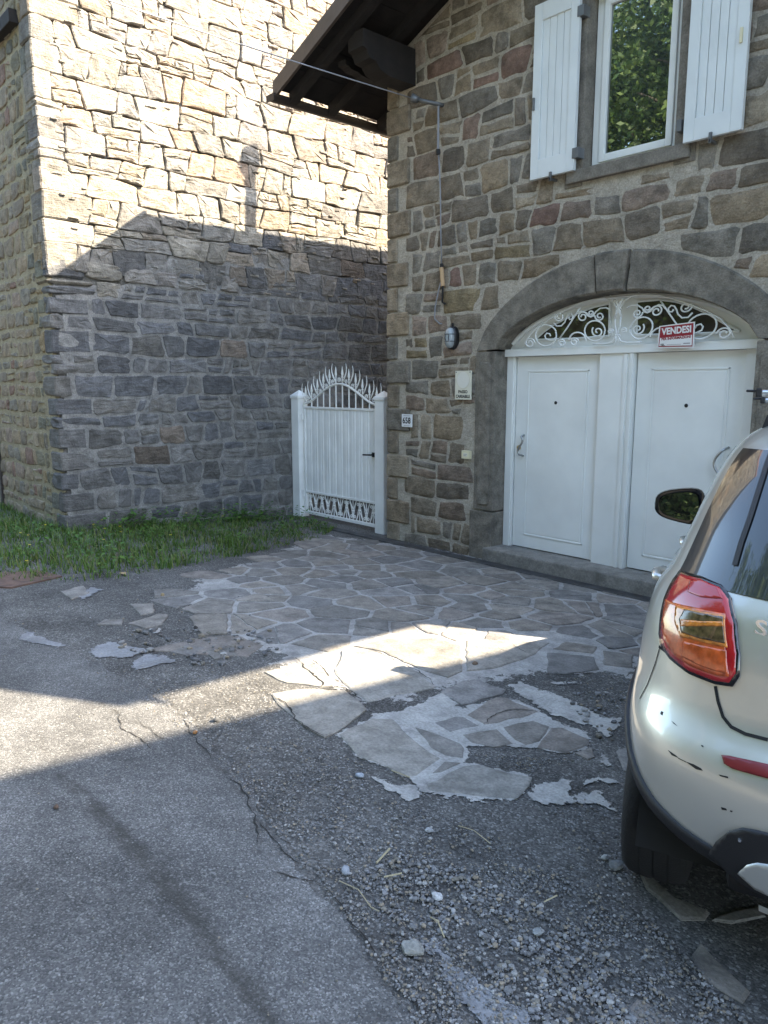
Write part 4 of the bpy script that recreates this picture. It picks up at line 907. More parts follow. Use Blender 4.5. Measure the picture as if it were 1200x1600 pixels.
o = bx('lock_plate', 'black_iron', hd, ((gx1 - .085, YGT - .03, .77), (gx1 - .0, YGT - .02, .83)), bev=.003); o.matrix_parent_inverse = Matrix.Identity(4)
for zz in (.1, 1.2): G(MB().tube([(gx0 - .03, YGT - .03, zz), (gx0 - .03, YGT - .03, zz + .09)], .014, 8).build('hinge', 'white_metal', gate))

# ================================================================== WALL FITTINGS
lp = empty('wall_lamp', (-5.79, YF - .02, 2.20)); lp.scale = (.84, .84, .84); tag(lp, 'black oval caged lamp fixed to the stone front above the notice', 'lamp')
def oval(rx, rzz, k=24, p=2.4): return [(rx * math.copysign(abs(math.cos(2 * math.pi * i / k)) ** (2 / p), math.cos(2 * math.pi * i / k)), rzz * math.copysign(abs(math.sin(2 * math.pi * i / k)) ** (2 / p), math.sin(2 * math.pi * i / k))) for i in range(k)]
def loft(rings): 
    v = []; f = []; k = len(rings[0])
    for r in rings: v += r
    for j in range(len(rings) - 1):
        for i in range(k): f.append((j * k + i, j * k + (i + 1) % k, (j + 1) * k + (i + 1) % k, (j + 1) * k + i))
    f.append(tuple(range(k))); f.append(tuple(range(len(v) - 1, len(v) - k - 1, -1))); m_ = MB(); m_.add(v, f); return m_
loft([[(a * s, -d, b * s) for a, b in oval(.085, .15)] for s, d in ((1, -.02), (1, .04), (.92, .055), (.84, .058))]).build('base_ring', 'black_iron', lp, smooth=True)
loft([[(a * s, -d, b * s) for a, b in oval(.072, .135)] for s, d in ((1, .05), (.97, .08), (.85, .105), (.6, .12), (.25, .126))]).build('lamp_glass', 'glass_lamp', lp, smooth=True)
cg = MB()
for t in (-.03, .03): cg.tube([(t, -.05, -.135), (t, -.10, -.10), (t, -.132, 0), (t, -.10, .10), (t, -.05, .135)], .005, 5)
for t in (-.045, .045): cg.tube([(-.075, -.05, t), (-.06, -.105, t), (0, -.134, t), (.06, -.105, t), (.075, -.05, t)], .005, 5)
cg.build('cage', 'black_iron', lp); MB().tube([(0, -.02, .14), (0, -.02, .19)], .016, 8).build('cable_gland', 'black_iron', lp)
pb = empty('vehicle_access_sign', (-5.61, YF - .045, 1.69)); tag(pb, 'cream notice reading PASSO CARRABILE under the caged wall lamp', 'sign')
bx('board', 'cream_board', pb, ((-.118, -.006, -.155), (.118, .004, .155)), bev=.002)
MB().lathe((0, 0, 0), [(.093, -.0075), (.093, -.0065)], 32, 'Y').build('ring', 'faded_ring', pb).location = (0, 0, .055)
MB().lathe((0, 0, 0), [(.088, -.0090), (.088, -.0065)], 32, 'Y').build('disc', 'faded_disc', pb).location = (0, 0, .055)
text('lettering', 'PASSO', .046, (0, -.0075, -.072), FACING, 'ink_black', pb, 1.0, .0012); text('lettering', 'CARRABILE', .046, (0, -.0075, -.122), FACING, 'ink_black', pb, .88, .0012)
for s in (-1, 1):
    MB().lathe((s * .1, 0, .14), [(.007, -.010), (.007, 0)], 8, 'Y').build('screw', 'grey_iron', pb)
    bx('standoff', 'grey_iron', pb, ((s * .1 - .006, 0, .12), (s * .1 + .006, .05, .135)), bev=0)
nbp = empty('house_number_plate', (-6.50, YF - .042, 1.275)); tag(nbp, 'small white house number plate reading 658 beside the gate', 'number plate')
bx('plate', 'white_plate', nbp, ((-.085, -.004, -.075), (.085, .012, .075)), bev=.003); text('number', '658', .10, (0, -.0055, -.002), FACING, 'ink_black', nbp, .92, .002)
bx('rule', 'ink_grey', nbp, ((-.055, -.0052, .055), (.055, -.0035, .060)), ((-.05, -.0052, -.062), (.05, -.0035, -.057)), bev=0)
db = empty('doorbell', (-5.56, YF - .028, .935)); tag(db, 'small cream doorbell box on the stone wall left of the doors', 'doorbell')
bx('housing', 'cream_plastic', db, ((-.058, -.022, -.045), (.058, .02, .045)), bev=.005); bx('name_window', 'cream_board', db, ((-.028, -.0245, -.022), (.03, -.020, .020)), bev=.001)
bx('name_line', 'ink_grey', db, ((-.024, -.0255, .003), (.026, -.024, .007)), ((-.024, -.0255, -.01), (.012, -.024, -.006)), bev=0)
np2 = empty('neighbour_number_plate', (0, 0, 0)); q = on_y(-3, 610, YL); np2.location = (q.x, YL - .025, q.z); tag(np2, 'small white number plate on the far stone building', 'number plate')
bx('plate', 'white_plate', np2, ((-.075, -.004, -.065), (.075, .012, .065)), bev=.003); text('number', '652', .08, (0, -.0055, 0), FACING, 'ink_black', np2, .9, .0015)
# for-sale sign
vsn = empty('for_sale_sign', (-3.265, YG - .03, 2.118)); tag(vsn, 'red and white VENDESI sign hanging on the arched grille over the door', 'sign')
v0 = MB().add([(-.162, 0, .085), (.158, 0, .105), (.162, 0, -.112), (-.17, 0, -.105), (-.162, .006, .085), (.158, .006, .105), (.162, .006, -.112), (-.17, .006, -.105)], [(3, 2, 1, 0), (4, 5, 6, 7), (0, 1, 5, 4), (1, 2, 6, 5), (2, 3, 7, 6), (3, 0, 4, 7)])
v0.build('board', 'sign_white', vsn)
MB().add([(-.150, -.002, .076), (.147, -.002, .094), (.15, -.002, -.101), (-.158, -.002, -.094), (-.150, .001, .076), (.147, .001, .094), (.15, .001, -.101), (-.158, .001, -.094)], [(3, 2, 1, 0), (4, 5, 6, 7), (0, 1, 5, 4), (1, 2, 6, 5), (2, 3, 7, 6), (3, 0, 4, 7)]).build('red_field', 'sign_red', vsn)
MB().add([(-.146, -.004, -.018), (.142, -.004, -.004), (.144, -.004, -.092), (-.15, -.004, -.086), (-.146, -.001, -.018), (.142, -.001, -.004), (.144, -.001, -.092), (-.15, -.001, -.086)], [(3, 2, 1, 0), (4, 5, 6, 7), (0, 1, 5, 4), (1, 2, 6, 5), (2, 3, 7, 6), (3, 0, 4, 7)]).build('white_field', 'sign_white', vsn)
tl = (math.pi / 2, -rad(2.6), 0)
text('lettering', 'VENDESI', .079, (0, -.0035, .038), tl, 'sign_white', vsn, .88, .0028); text('lettering', 'PER INFORMAZIONI', .030, (0, -.0050, -.024), tl, 'sign_red', vsn, .98, .001)
text('lettering', 'TEL.', .024, (-.118, -.0050, -.078), tl, 'ink_black', vsn, 1, .0006)
bx('ruled_line', 'ink_grey', vsn, ((-.08, -.0052, -.080), (.05, -.0038, -.0765)), ((.07, -.0052, -.077), (.13, -.0038, -.068)), bev=0)
# cable bracket, insulator, drop cable
br = empty('cable_bracket', (-6.06, YF - .02, 4.60)); tag(br, 'grey iron cable bracket with insulator high on the house front', 'bracket')
MB().tube([(.06, .03, .03), (.05, -.06, .03), (-.02, -.13, .05), (-.10, -.2, .075)], .022, 8).build('arm', 'grey_iron', br, smooth=True)
MB().tube([(-.10, -.2, .075), (-.16, -.24, .10)], [.03, .05], 10).build('insulator', 'grey_iron', br, smooth=True)
MB().tube([(.05, -.05, .05), (.05, -.05, -.42)], .012, 8).build('strut', 'wire_grey', br); MB().tube([(.05, -.05, -.42), (.05, -.05, -.47)], .026, 8).build('end_cap', 'black_iron', br)
dc = empty('drop_cable', (-6.01, YF - .06, 4.15)); tag(dc, 'thin grey cable hanging down the house front from the bracket', 'cable')
q0 = Vector((-6.01, YF - .06, 4.15)); c1 = on_y(690, 412, YF - .05); c2 = on_y(692, 447, YF - .05); c3 = on_y(691, 472, YF - .05); c4 = on_y(679, 498, YF - .04); c5 = on_y(687, 506, YF - .03)
D = lambda pts_: [tuple(Vector(p) - q0) for p in pts_]
MB().tube(D([q0, q0 + (c1 - q0) * .35 + Vector((.012, 0, 0)), q0 + (c1 - q0) * .7, c1]), .0075, 6).build('cable', 'wire_grey', dc, smooth=True)
MB().tube(D([c1 + Vector((0, 0, .0)), c1 - Vector((0, 0, .05))]), .02, 8).build('gland', 'black_iron', dc); MB().tube(D([c1 - Vector((0, 0, .04)), c2]), .022, 8).build('connector', 'tan_plastic', dc); MB().tube(D([c2, c3, c3 + Vector((.02, .03, -.02))]), .012, 6).build('hook', 'black_iron', dc)
MB().tube(D([c2 + Vector((0, 0, .1)), c2 + Vector((-.06, 0, -.02)), (c2 + c4) / 2 + Vector((-.055, 0, -.05)), c4, c5, c5 + Vector((.02, .04, 0))]), .008, 6).build('tail', 'wire_grey', dc, smooth=True)
# overhead wire and the pole it runs to
A = Vector((-6.22, YF - .25, 4.70)); B = CAM + ray(235, 0) * 6.0; E_ = A + (B - A) * 2.9
pole = empty('utility_pole', (E_.x, E_.y - .12, 0)); tag(pole, 'weathered wooden pole across the lane carrying the overhead wire', 'pole')
MB().tube([(0, 0, -.5), (0, 0, 3), (0, 0, E_.z + .7)], [.13, .115, .1], 12).build('shaft', 'bark', pole, smooth=True); bx('crossarm', 'grey_iron', pole, ((-.3, -.04, E_.z - .05), (.3, .04, E_.z + .03)), bev=.005)
ow = MB().tube([A + (E_ - A) * t - Vector((0, 0, .12 * math.sin(math.pi * t))) for t in np.linspace(0, 1, 24)], .0055, 6).build('overhead_wire', 'wire_grey', smooth=True)
tag(ow, 'grey overhead wire slung from the house bracket past the eaves', 'wire')
# drain and manhole
dch = empty('drain_channel', (-4.6, YF - .2, gz(0, YF - .2))); tag(dch, 'grey slotted drain channel along the foot of the house', 'drain')
y0, y1 = YF - .27, YF - .15
zt = lambda y: gz(0, y) + .012
def slab_y(x0, x1, a, b, h): return ((x0, a, zt(a) - .05), (x1, b, zt(a) + h))
rel(bx('channel_edge', 'drain_metal', dch, slab_y(-7.9, -.6, y0 - .012, y0, .006), slab_y(-7.9, -.6, y1, y1 + .012, .006), bev=0), dch)
rel(bx('channel_bed', 'dark_gap', dch, slab_y(-7.9, -.6, y0, y1, -.012), bev=0), dch)
gbm = MB()
for i in range(365): gbm.box(*slab_y(-7.895 + i * .02, -7.883 + i * .02, y0, y1, .002))
rel(gbm.build('grate', 'drain_metal', dch), dch)
mc = MB(); P = gpoly([(-60, 905), (-5, 921), (12, 919), (95, 905), (92, 893), (20, 897), (-60, 893)]); P = gpoly([(-40, 917), (18, 920), (97, 902), (60, 893), (-30, 899)])
mh = sheet('manhole_cover', P, .014, 'rusty_plate', thick=.05); tag(mh, 'flat rusty steel cover plate beside the grass strip', 'manhole cover')
# ================================================================== CAR
CX, CY, CTH = -.44, 2.64, rad(110.5)
car = empty('parked_car', (CX, CY, gz(0, CY)))
slope_n = Vector((0, .052, 1)).normalized()
hx = Vector((math.cos(CTH), math.sin(CTH), 0)); hx = (hx - slope_n * hx.dot(slope_n)).normalized(); hy = slope_n.cross(hx)
MC = Matrix(((hx.x, hy.x, slope_n.x, CX), (hx.y, hy.y, slope_n.y, CY), (hx.z, hy.z, slope_n.z, gz(0, CY)), (0, 0, 0, 1)))
car.matrix_basis = MC; MCI = MC.inverted()
tag(car, 'silver compact crossover car with scuffed rear bumper and roof bars, parked facing the doors', 'car')
#      z     half-w  rear x  rear-cap depth  exponent  front x  front-cap depth
TAB = [(.20, .800, -.620, .50, 2.6, 3.18, .55), (.32, .850, -.720, .55, 2.6, 3.28, .6), (.45, .870, -.765, .58, 2.6, 3.33, .62), (.56, .878, -.780, .60, 2.6, 3.35, .64), (.66, .880, -.778, .60, 2.6, 3.34, .66),
       (.72, .878, -.762, .60, 2.6, 3.32, .68), (.76, .876, -.735, .60, 2.6, 3.29, .70), (.80, .874, -.712, .60, 2.6, 3.24, .74), (.88, .870, -.698, .60, 2.6, 3.14, .8), (.97, .862, -.686, .60, 2.6, 2.98, .9), (1.05, .845, -.668, .60, 2.6, 2.62, 1.0),
       (1.09, .825, -.652, .58, 2.6, 2.36, .9), (1.13, .800, -.630, .56, 2.6, 2.20, .8), (1.20, .775, -.592, .54, 2.6, 2.05, .75), (1.32, .735, -.515, .50, 2.7, 1.80, .7), (1.44, .690, -.420, .48, 2.8, 1.52, .65),
       (1.51, .650, -.345, .46, 2.9, 1.32, .6), (1.555, .605, -.275, .46, 2.9, 1.16, .58), (1.585, .545, -.200, .44, 2.8, 1.0, .55), (1.605, .45, -.09, .40, 2.6, .82, .5), (1.618, .30, .08, .3, 2.4, .62, .35), (1.623, .12, .24, .12, 2, .45, .12)]
TA = np.array(TAB)
def prm(z):
    zz = TA[:, 0]; i = int(np.clip(np.searchsorted(zz, z) - 1, 0, len(zz) - 2)); t = (z - zz[i]) / (zz[i + 1] - zz[i])
    p0 = TA[max(0, i - 1)]; p1 = TA[i]; p2 = TA[i + 1]; p3 = TA[min(len(TA) - 1, i + 2)]
    d = zz[i + 1] - zz[i]
    m1 = (p2 - p0) / max(1e-6, p2[0] - p0[0]) * d; m2 = (p3 - p1) / max(1e-6, p3[0] - p1[0]) * d
    h = (2 * t ** 3 - 3 * t ** 2 + 1) * p1 + (t ** 3 - 2 * t ** 2 + t) * m1 + (-2 * t ** 3 + 3 * t ** 2) * p2 + (t ** 3 - t ** 2) * m2
    return h[1:]
def rear_pt(ph, z, off=0):
    w_, xr, dr_, n_, xf, df = prm(z); s, c = math.sin(ph), math.cos(ph)
    return Vector((xr + dr_ * (1 - abs(c) ** (2 / n_)), math.copysign(w_ * abs(s) ** (2 / n_), s), z))
def side_y(x, z):
    w_, xr, dr_, n_, xf, df = prm(z)
    if x < xr + dr_: return w_ * max(0, 1 - ((xr + dr_ - x) / dr_) ** n_) ** (1 / n_)
    if x > xf - df: return w_ * max(0, 1 - ((x - xf + df) / df) ** 2.5) ** (1 / 2.5)
    return w_
NR, NS, NFR = 30, 64, 14
zs = np.unique(np.concatenate([np.arange(.20, 1.54, .02), np.arange(1.54, 1.6231, .006)]))
Vb = []; loopn = 0
for z in zs:
    w_, xr, dr_, n_, xf, df = prm(z); hp = []
    for i in range(NR):
        ph = math.pi / 2 * (i / NR); s, c = math.sin(ph) , math.cos(ph)
        hp.append((xr + dr_ * (1 - c ** (2 / n_)), w_ * s ** (2 / n_)))
    xa, xb = xr + dr_, xf - df
    for i in range(NS): hp.append((xa + (xb - xa) * i / NS, w_))
    for i in range(NFR + 1):
        ph = math.pi / 2 * i / NFR; hp.append((xf - df + df * math.sin(ph) ** (2 / 2.5), w_ * max(0, math.cos(ph)) ** (2 / 2.5)))
    full = hp + [(a, -b) for a, b in hp[-2:0:-1]]
    loopn = len(full); Vb += [(a, b, z) for a, b in full]
Fb = []
for j in range(len(zs) - 1):
    for i in range(loopn):
        q = (j * loopn + i, (j + 1) * loopn + i, (j + 1) * loopn + (i + 1) % loopn, j * loopn + (i + 1) % loopn)
        Fb.append(q)
Fb.append(tuple(range((len(zs) - 1) * loopn, len(zs) * loopn))[::-1])
bvh = BVHTree.FromPolygons([Vector(v) for v in Vb], Fb)
RW = .335
LIP = [(-.74, .478), (-.69, .49), (-.64, .505), (-.58, .53), (-.52, .565), (-.46, .605), (-.40, .658), (-.33, .703), (-.24, .738), (-.12, .759), (0, .764), (.12, .752), (.25, .702), (.34, .62), (.395, .51), (.41, .36), (.41, .21)]
def lip_z(x): return float(np.interp(x, [p[0] for p in LIP[:15]], [p[1] for p in LIP[:15]]))
def in_arch(c, r=.385):
    if c[0] < .405 and abs(c[1]) > .45: return c[2] < lip_z(c[0]) - .025
    if c[0] < -.4 and abs(c[1]) <= .45: return c[2] < .36
    return c[2] < .78 and abs(c[1]) > .45 and (c[0] - 2.5) ** 2 + (c[2] - RW) ** 2 < r * r
keep = []
for f in Fb:
    c = [sum(Vb[i][k] for i in f) / len(f) for k in range(3)]
    if not in_arch(c): keep.append(f)
body = MB().add(Vb, keep).build('body', 'silver_paint', car, smooth=True)
body.data.set_sharp_from_angle(angle=rad(50))
def cpix(u, v):
    o_ = MCI @ CAM; d = (MCI.to_3x3() @ ray(u, v)).normalized(); h = bvh.ray_cast(o_, d)
    if h[0] is None:               # just past the silhouette: nearest point of the body to the ray
        best = min((bvh.find_nearest(o_ + d * t) for t in np.arange(1.2, 3.2, .04)), key=lambda q: q[3]); return best[0], best[1]
    return h[0], h[1]
def mir(pts_): return [(x, -y, z) for x, y, z in pts_]
def surf_norm(p):
    h = bvh.find_nearest(Vector(p)); n_ = h[1]
    c = Vector((p[0] - 1.2, p[1], (p[2] - .8) * .4)); return n_ if n_.dot(c) > 0 else -n_
def both(name, V, F, mat, parent=car, smooth=True):
    a = MB().add(V, F).build(name, mat, parent, smooth); b_ = MB().add(mir(V), [f[::-1] for f in F]).build(name, mat, parent, smooth); return a, b_
def to_q(p):
    w_, xr, dr_, n_, xf, df = prm(min(max(p.z, .2), 1.62))
    if p.x > xr + dr_: return math.pi / 2 + (p.x - xr - dr_) / .6
    return math.asin(min(1, (max(0, p.y) / w_) ** (n_ / 2)))
def from_q(q, z):
    if q > math.pi / 2: w_, xr, dr_, n_, xf, df = prm(z); return Vector((xr + dr_ + (q - math.pi / 2) * .6, w_, z))
    return rear_pt(max(q, .001), z)
def pix_patch(poly, off, step=5, skirt=.012):
    """patch of the body surface whose outline is given in photo pixels, lifted by off with a skirt"""
    Q = []
    for u, v in poly: h, n_ = cpix(u, v); Q.append((to_q(h), h.z * 1.6))
    P = []; ar = (bbox(Q)[1] - bbox(Q)[0] + bbox(Q)[3] - bbox(Q)[2]); st = ar / 44
    n = len(Q)
    for i in range(n):                 # rounded outline (Catmull-Rom through the traced points)
        p0, p1, p2, p3 = (Vector(Q[(i + k) % n]) for k in (-1, 0, 1, 2)); k = max(1, int((p2 - p1).length / st))
        for j in range(k):
            t = j / k; P.append(tuple(.5 * ((2 * p1) + (p2 - p0) * t * .8 + (2 * p0 - 5 * p1 + 4 * p2 - p3) * t * t * .8 + (3 * p1 - p0 - 3 * p2 + p3) * t ** 3 * .8) if False else p1 + (p2 - p1) * t))
    nb = len(P); pts = [Vector(p) for p in P]; x0, x1, y0, y1 = bbox(P); A = np.array(P)
    for u in np.arange(x0, x1, st):
        for v in np.arange(y0, y1, st):
            if inside((u, v), P) and np.min(np.hypot(A[:, 0] - u, A[:, 1] - v)) > st * .6: pts.append(Vector((u, v)))
    vv, ee, ff, _, _, _ = delaunay_2d_cdt(pts, [(i, (i + 1) % nb) for i in range(nb)], [], 1, 1e-5)
    top = []; low = []
    for p in vv:
        h = from_q(p.x, p.y / 1.6); n_ = surf_norm(h); top.append(h + n_ * off); low.append(h - n_ * skirt)
    V = [tuple(p) for p in top]; F = [tuple(f) for f in ff]; n = len(V); V += [tuple(p) for p in low]
    cnt_ = {}
    for f in F:
        for i in range(len(f)): cnt_[(f[i], f[(i + 1) % len(f)])] = 1
    for (a, b) in list(cnt_):
        if (b, a) not in cnt_: F.append((b, a, n + a, n + b))
    return V, F
def ribbon(path, wd, off=.0015):
    """thin strip lying on the body along car-space points"""
    V = []; F = []
    for i, p in enumerate(path):
        a = Vector(path[max(0, i - 1)]); b = Vector(path[min(len(path) - 1, i + 1)]); n_ = surf_norm(p); t = (b - a).normalized().cross(n_).normalized()
        h = bvh.find_nearest(Vector(p))[0] + n_ * off
        V += [tuple(h + t * wd / 2), tuple(h - t * wd / 2)]
        if i: k = 2 * i; F.append((k - 2, k - 1, k + 1, k))
    return V, F
def pixline(pl, step=6):
    out = []
    for i in range(len(pl) - 1):
        a, b = pl[i], pl[i + 1]; k = max(1, int(math.hypot(b[0] - a[0], b[1] - a[1]) / step))
        for j in range(k + (i == len(pl) - 2)): h = cpix(a[0] + (b[0] - a[0]) * j / k, a[1] + (b[1] - a[1]) * j / k)[0]; h is not None and out.append(tuple(h))
    return out
# glass
def param_patch(ph0, ph1, z0, z1, off, nu=40, nv=16, shape=None):
    V = []; F = []
    for j in range(nv + 1):
        z = z0 + (z1 - z0) * j / nv
        for i in range(nu + 1):
            ph = ph0 + (ph1 - ph0) * i / nu; p = rear_pt(ph, z); V.append(tuple(p + surf_norm(p) * off))
    for j in range(nv):
        for i in range(nu): a = j * (nu + 1) + i; F.append((a, a + nu + 1, a + nu + 2, a + 1))
    return V, F
V, F = param_patch(-1.20, 1.20, 1.125, 1.50, .004); MB().add(V, F).build('rear_window', 'car_glass', car, True)
def side_patch(xa, xb, z0, z1, off, s, lean0=0, lean1=0, nu=14, nv=10):
    V = []; F = []
    for j in range(nv + 1):
        t = j / nv; z = z0 + (z1 - z0) * t
        for i in range(nu + 1): x = xa + lean0 * t + (xb + lean1 * t - xa - lean0 * t) * i / nu; V.append((x, s * (side_y(x, z) + off), z))
    for j in range(nv):
        for i in range(nu): a = j * (nu + 1) + i; F.append((a, a + 1, a + nu + 2, a + nu + 1))
    return V, F
for s in (1, -1):
    for xa, xb, l0, l1 in ((.02, .62, .12, 0), (.70, 1.85, 0, -.55)):
        V, F = side_patch(xa, xb, 1.14, 1.50, .004, s, l0, l1); MB().add(V, F).build('side_window', 'car_glass', car, True)
wsV = []; 
# lights, seams, trims traced on the near corner and mirrored to the far one
Z6 = lambda z: [(1000 + a / 5.714, 840 + b / 5.714) for a, b in z]
L_out = Z6([(370, 298), (560, 350), (740, 430), (820, 540), (870, 760), (897, 1050), (890, 1240), (830, 1330), (690, 1312), (450, 1217), (280, 1082), (200, 960), (185, 860), (205, 660), (250, 500), (310, 380)])
def shrink(P, k):
    c = (sum(p[0] for p in P) / len(P), sum(p[1] for p in P) / len(P)); return [(p[0] + (c[0] - p[0]) * k, p[1] + (c[1] - p[1]) * k) for p in P]
V, F = pix_patch(L_out, .0075); seal = both('tail_light', V, F, 'black_gloss')
secs = [('lens', shrink(L_out, .07), .010, 'red_lens'),
        ('amber_section', Z6([(255, 560), (330, 590), (780, 690), (815, 1240), (700, 1230), (480, 1150), (330, 1050), (240, 900), (225, 760)]), .012, 'orange_lens'),
        ('indicator', Z6([(350, 620), (780, 705), (800, 985), (390, 890), (340, 760)]), .0135, 'amber_lens'), ('bulb_recess', Z6([(430, 650), (765, 720), (785, 950), (560, 905), (400, 850), (385, 740)]), .0150, 'smoke_lens'),
        ('reflector_bar', Z6([(400, 740), (560, 755), (760, 760), (770, 800), (560, 800), (400, 800)]), .0158, 'amber_lens'), ('brake_section', Z6([(470, 400), (560, 390), (710, 455), (755, 560), (560, 545), (450, 500)]), .012, 'red_lens'), ('fog_section', Z6([(420, 930), (790, 1010), (800, 1215), (600, 1160), (400, 1060)]), .0135, 'orange_lens')]
for nme, P, off, mt in secs:
    V, F = pix_patch(P, off, 4)
    for k, par in enumerate(seal):
        MB().add(V if k == 0 else mir(V), F if k == 0 else [f[::-1] for f in F]).build(nme, mt, par, True)
for pl, wd in (([(1133, 917), (1150, 885)], .006), ([(1118, 1072), (1122, 1095), (1130, 1120), (1143, 1136), (1165, 1147), (1200, 1156)], .009), ([(1030, 1010), (1062, 1035), (1085, 1052), (1110, 1064)], .008), ([(1032, 1010), (1024, 1038), (1012, 1070), (1000, 1092)], .004)):
    V, F = ribbon(pixline(pl, 4), wd); both('shut_line', V, F, 'dark_gap', smooth=False)
gl_ = [(1150, 885), (1160, 850), (1174, 810), (1188, 765), (1200, 727), (1212, 695)]
V, F = ribbon(pixline(gl_, 5), .016, .008); both('glass_seal', V, F, 'black_plastic', smooth=False)
V, F = pix_patch([(1128, 1180), (1140, 1181), (1180, 1190), (1240, 1203), (1300, 1216), (1300, 1240), (1240, 1226), (1180, 1211), (1145, 1201), (1132, 1193)], .004, 5); both('reflector', V, F, 'dull_red')
V, F = pix_patch([(1110, 1332), (1122, 1312), (1140, 1298), (1160, 1293), (1180, 1296), (1230, 1308), (1330, 1330), (1330, 1420), (1230, 1408), (1170, 1385), (1140, 1360)], .012, 6); both('bumper_insert', V, F, 'black_plastic')
# body lip and arch trims
lp_ = []
for k in range(len(LIP) - 1):
    for t in (0, .34, .67): lp_.append((LIP[k][0] * (1 - t) + LIP[k + 1][0] * t, LIP[k][1] * (1 - t) + LIP[k + 1][1] * t))
lp_.append(LIP[-1]); lipV = []; lipF = []
for k, (x, z) in enumerate(lp_):
    a, b = lp_[max(0, k - 1)], lp_[min(len(lp_) - 1, k + 1)]; tx, tz = b[0] - a[0], b[1] - a[1]; ln = math.hypot(tx, tz); nx_, nz_ = tz / ln, -tx / ln
    for o2, dep in ((.004, -.004), (.0, .008), (.018, .012), (.040, .008), (.050, -.004), (.050, -.07)):
        xx, zz = x + nx_ * o2, max(.2, z + nz_ * o2); lipV.append((xx, side_y(min(xx, .5), zz) + dep, zz))
for k in range(len(lp_) - 1):
    for q in range(5): a = k * 6 + q; lipF.append((a, a + 1, a + 7, a + 6))
both('arch_trim', lipV, lipF, 'black_plastic')
for s in (1, -1):
    for wx in (2.5,):
        V = []; F = []
        angs = np.linspace(rad(-8), rad(188), 44)
        for a in angs:
            for r_, o2 in ((.362, -.05), (.366, .010), (.385, .014), (.412, .009), (.420, -.006)):
                x = wx + r_ * math.cos(a); z = max(.2, RW + r_ * math.sin(a)); V.append((x, s * (side_y(x, z) + o2), z))
        for i in range(len(angs) - 1):
            for k in range(4): a = i * 5 + k; F.append((a, a + 1, a + 6, a + 5))
        MB().add(V, F).build('arch_trim', 'black_plastic', car, True)
    # wheel housings
    for wx in (0, 2.5):
        V = []; F = []
        for a in np.linspace(0, math.pi, 20):
            for y in (.45, .86 if wx else .80): V.append((wx + (.42 if wx else .47) * math.cos(a), s * y, RW + .42 * math.sin(a) - .02))
        for i in range(19): F.append((2 * i, 2 * i + 1, 2 * i + 3, 2 * i + 2))
        F.append(tuple(range(0, 40, 2))); MB().add(V, F).build('wheel_housing', 'dark_gap', car)
        wh_ = empty('wheel'); wh_.parent = car; wh_.location = (wx, s * .765, RW)
        t_ = MB().lathe((0, 0, 0), [(.205, -.10), (.27, -.108), (.312, -.10), (.328, -.082), (.335, -.05), (.3325, -.046), (.3325, -.040), (.335, -.034), (.336, -.004), (.3325, -.002), (.3325, .004), (.336, .010), (.335, .040), (.3325, .042), (.3325, .048), (.334, .054), (.328, .082), (.312, .10), (.27, .108), (.205, .10)], 48, 'Y'); t_.build('tyre', 'rubber', wh_, True).data.set_sharp_from_angle(angle=rad(40))
        rm_ = MB().lathe((0, 0, 0), [(.21, -.095), (.21, .09), (.19, .095), (.18, .05), (.06, .06), (.05, .075), (.01, .078)], 32, 'Y')
        for k in range(5): a = 2 * math.pi * k / 5; rm_.tube([(.05 * math.cos(a), .06 * s, .05 * math.sin(a)), (.2 * math.cos(a), .085 * s, .2 * math.sin(a))], .024, 6)
        rm_.build('rim', 'bar_alloy', wh_)
bx('underbody', 'black_plastic', car, ((-.55, -.55, .30), (3.0, .55, .40)), bev=.03)
# skid plate
V, F = pix_patch([(1158, 1358), (1170, 1347), (1186, 1344), (1230, 1350), (1330, 1366), (1330, 1420), (1230, 1403), (1185, 1382)], .022, 6); both('skid_plate', V, F, 'skid_silver')
qi = max(to_q(cpix(1325, 1370)[0]), .1) + .03
V, F = param_patch(-qi, qi, .40, .585, .0115, 20, 6); MB().add(V, F).build('bumper_insert', 'black_plastic', car, True)
V, F = param_patch(-qi, qi, .385, .46, .0215, 20, 4); MB().add(V, F).build('skid_plate', 'skid_silver', car, True)
bx('number_plate', 'white_plate', car, ((prm(.86)[1] - .012, -.26, .82), (prm(.86)[1] + .03, .26, .93)), bev=.003)
sc_ = cpix(1159, 1309)
if sc_[0] is not None:
    n_ = surf_norm(sc_[0]); p = sc_[0] + n_ * .012; 
    for s in (1, -1): MB().lathe((p.x, s * p.y, p.z), [(.004, -.006), (.0055, 0), (.004, .002)], 10, 'X').build('screw', 'chrome', car)
# badge
bdg = cpix(1190, 983)[0]
if bdg is not None:
    n_ = surf_norm(bdg); yaw = math.atan2(n_.y, n_.x)
    for i, chh in enumerate(('S', 'X', '4')):
        p = cpix(1190 + i * 34, 983 + i * 8)[0]; n_ = surf_norm(p); p = p + n_ * .004
        t = text('badge_letter', chh, .058, tuple(p), (math.pi / 2, 0, math.atan2(n_.y, n_.x) + math.pi / 2), 'chrome', car, 1.25, .001)
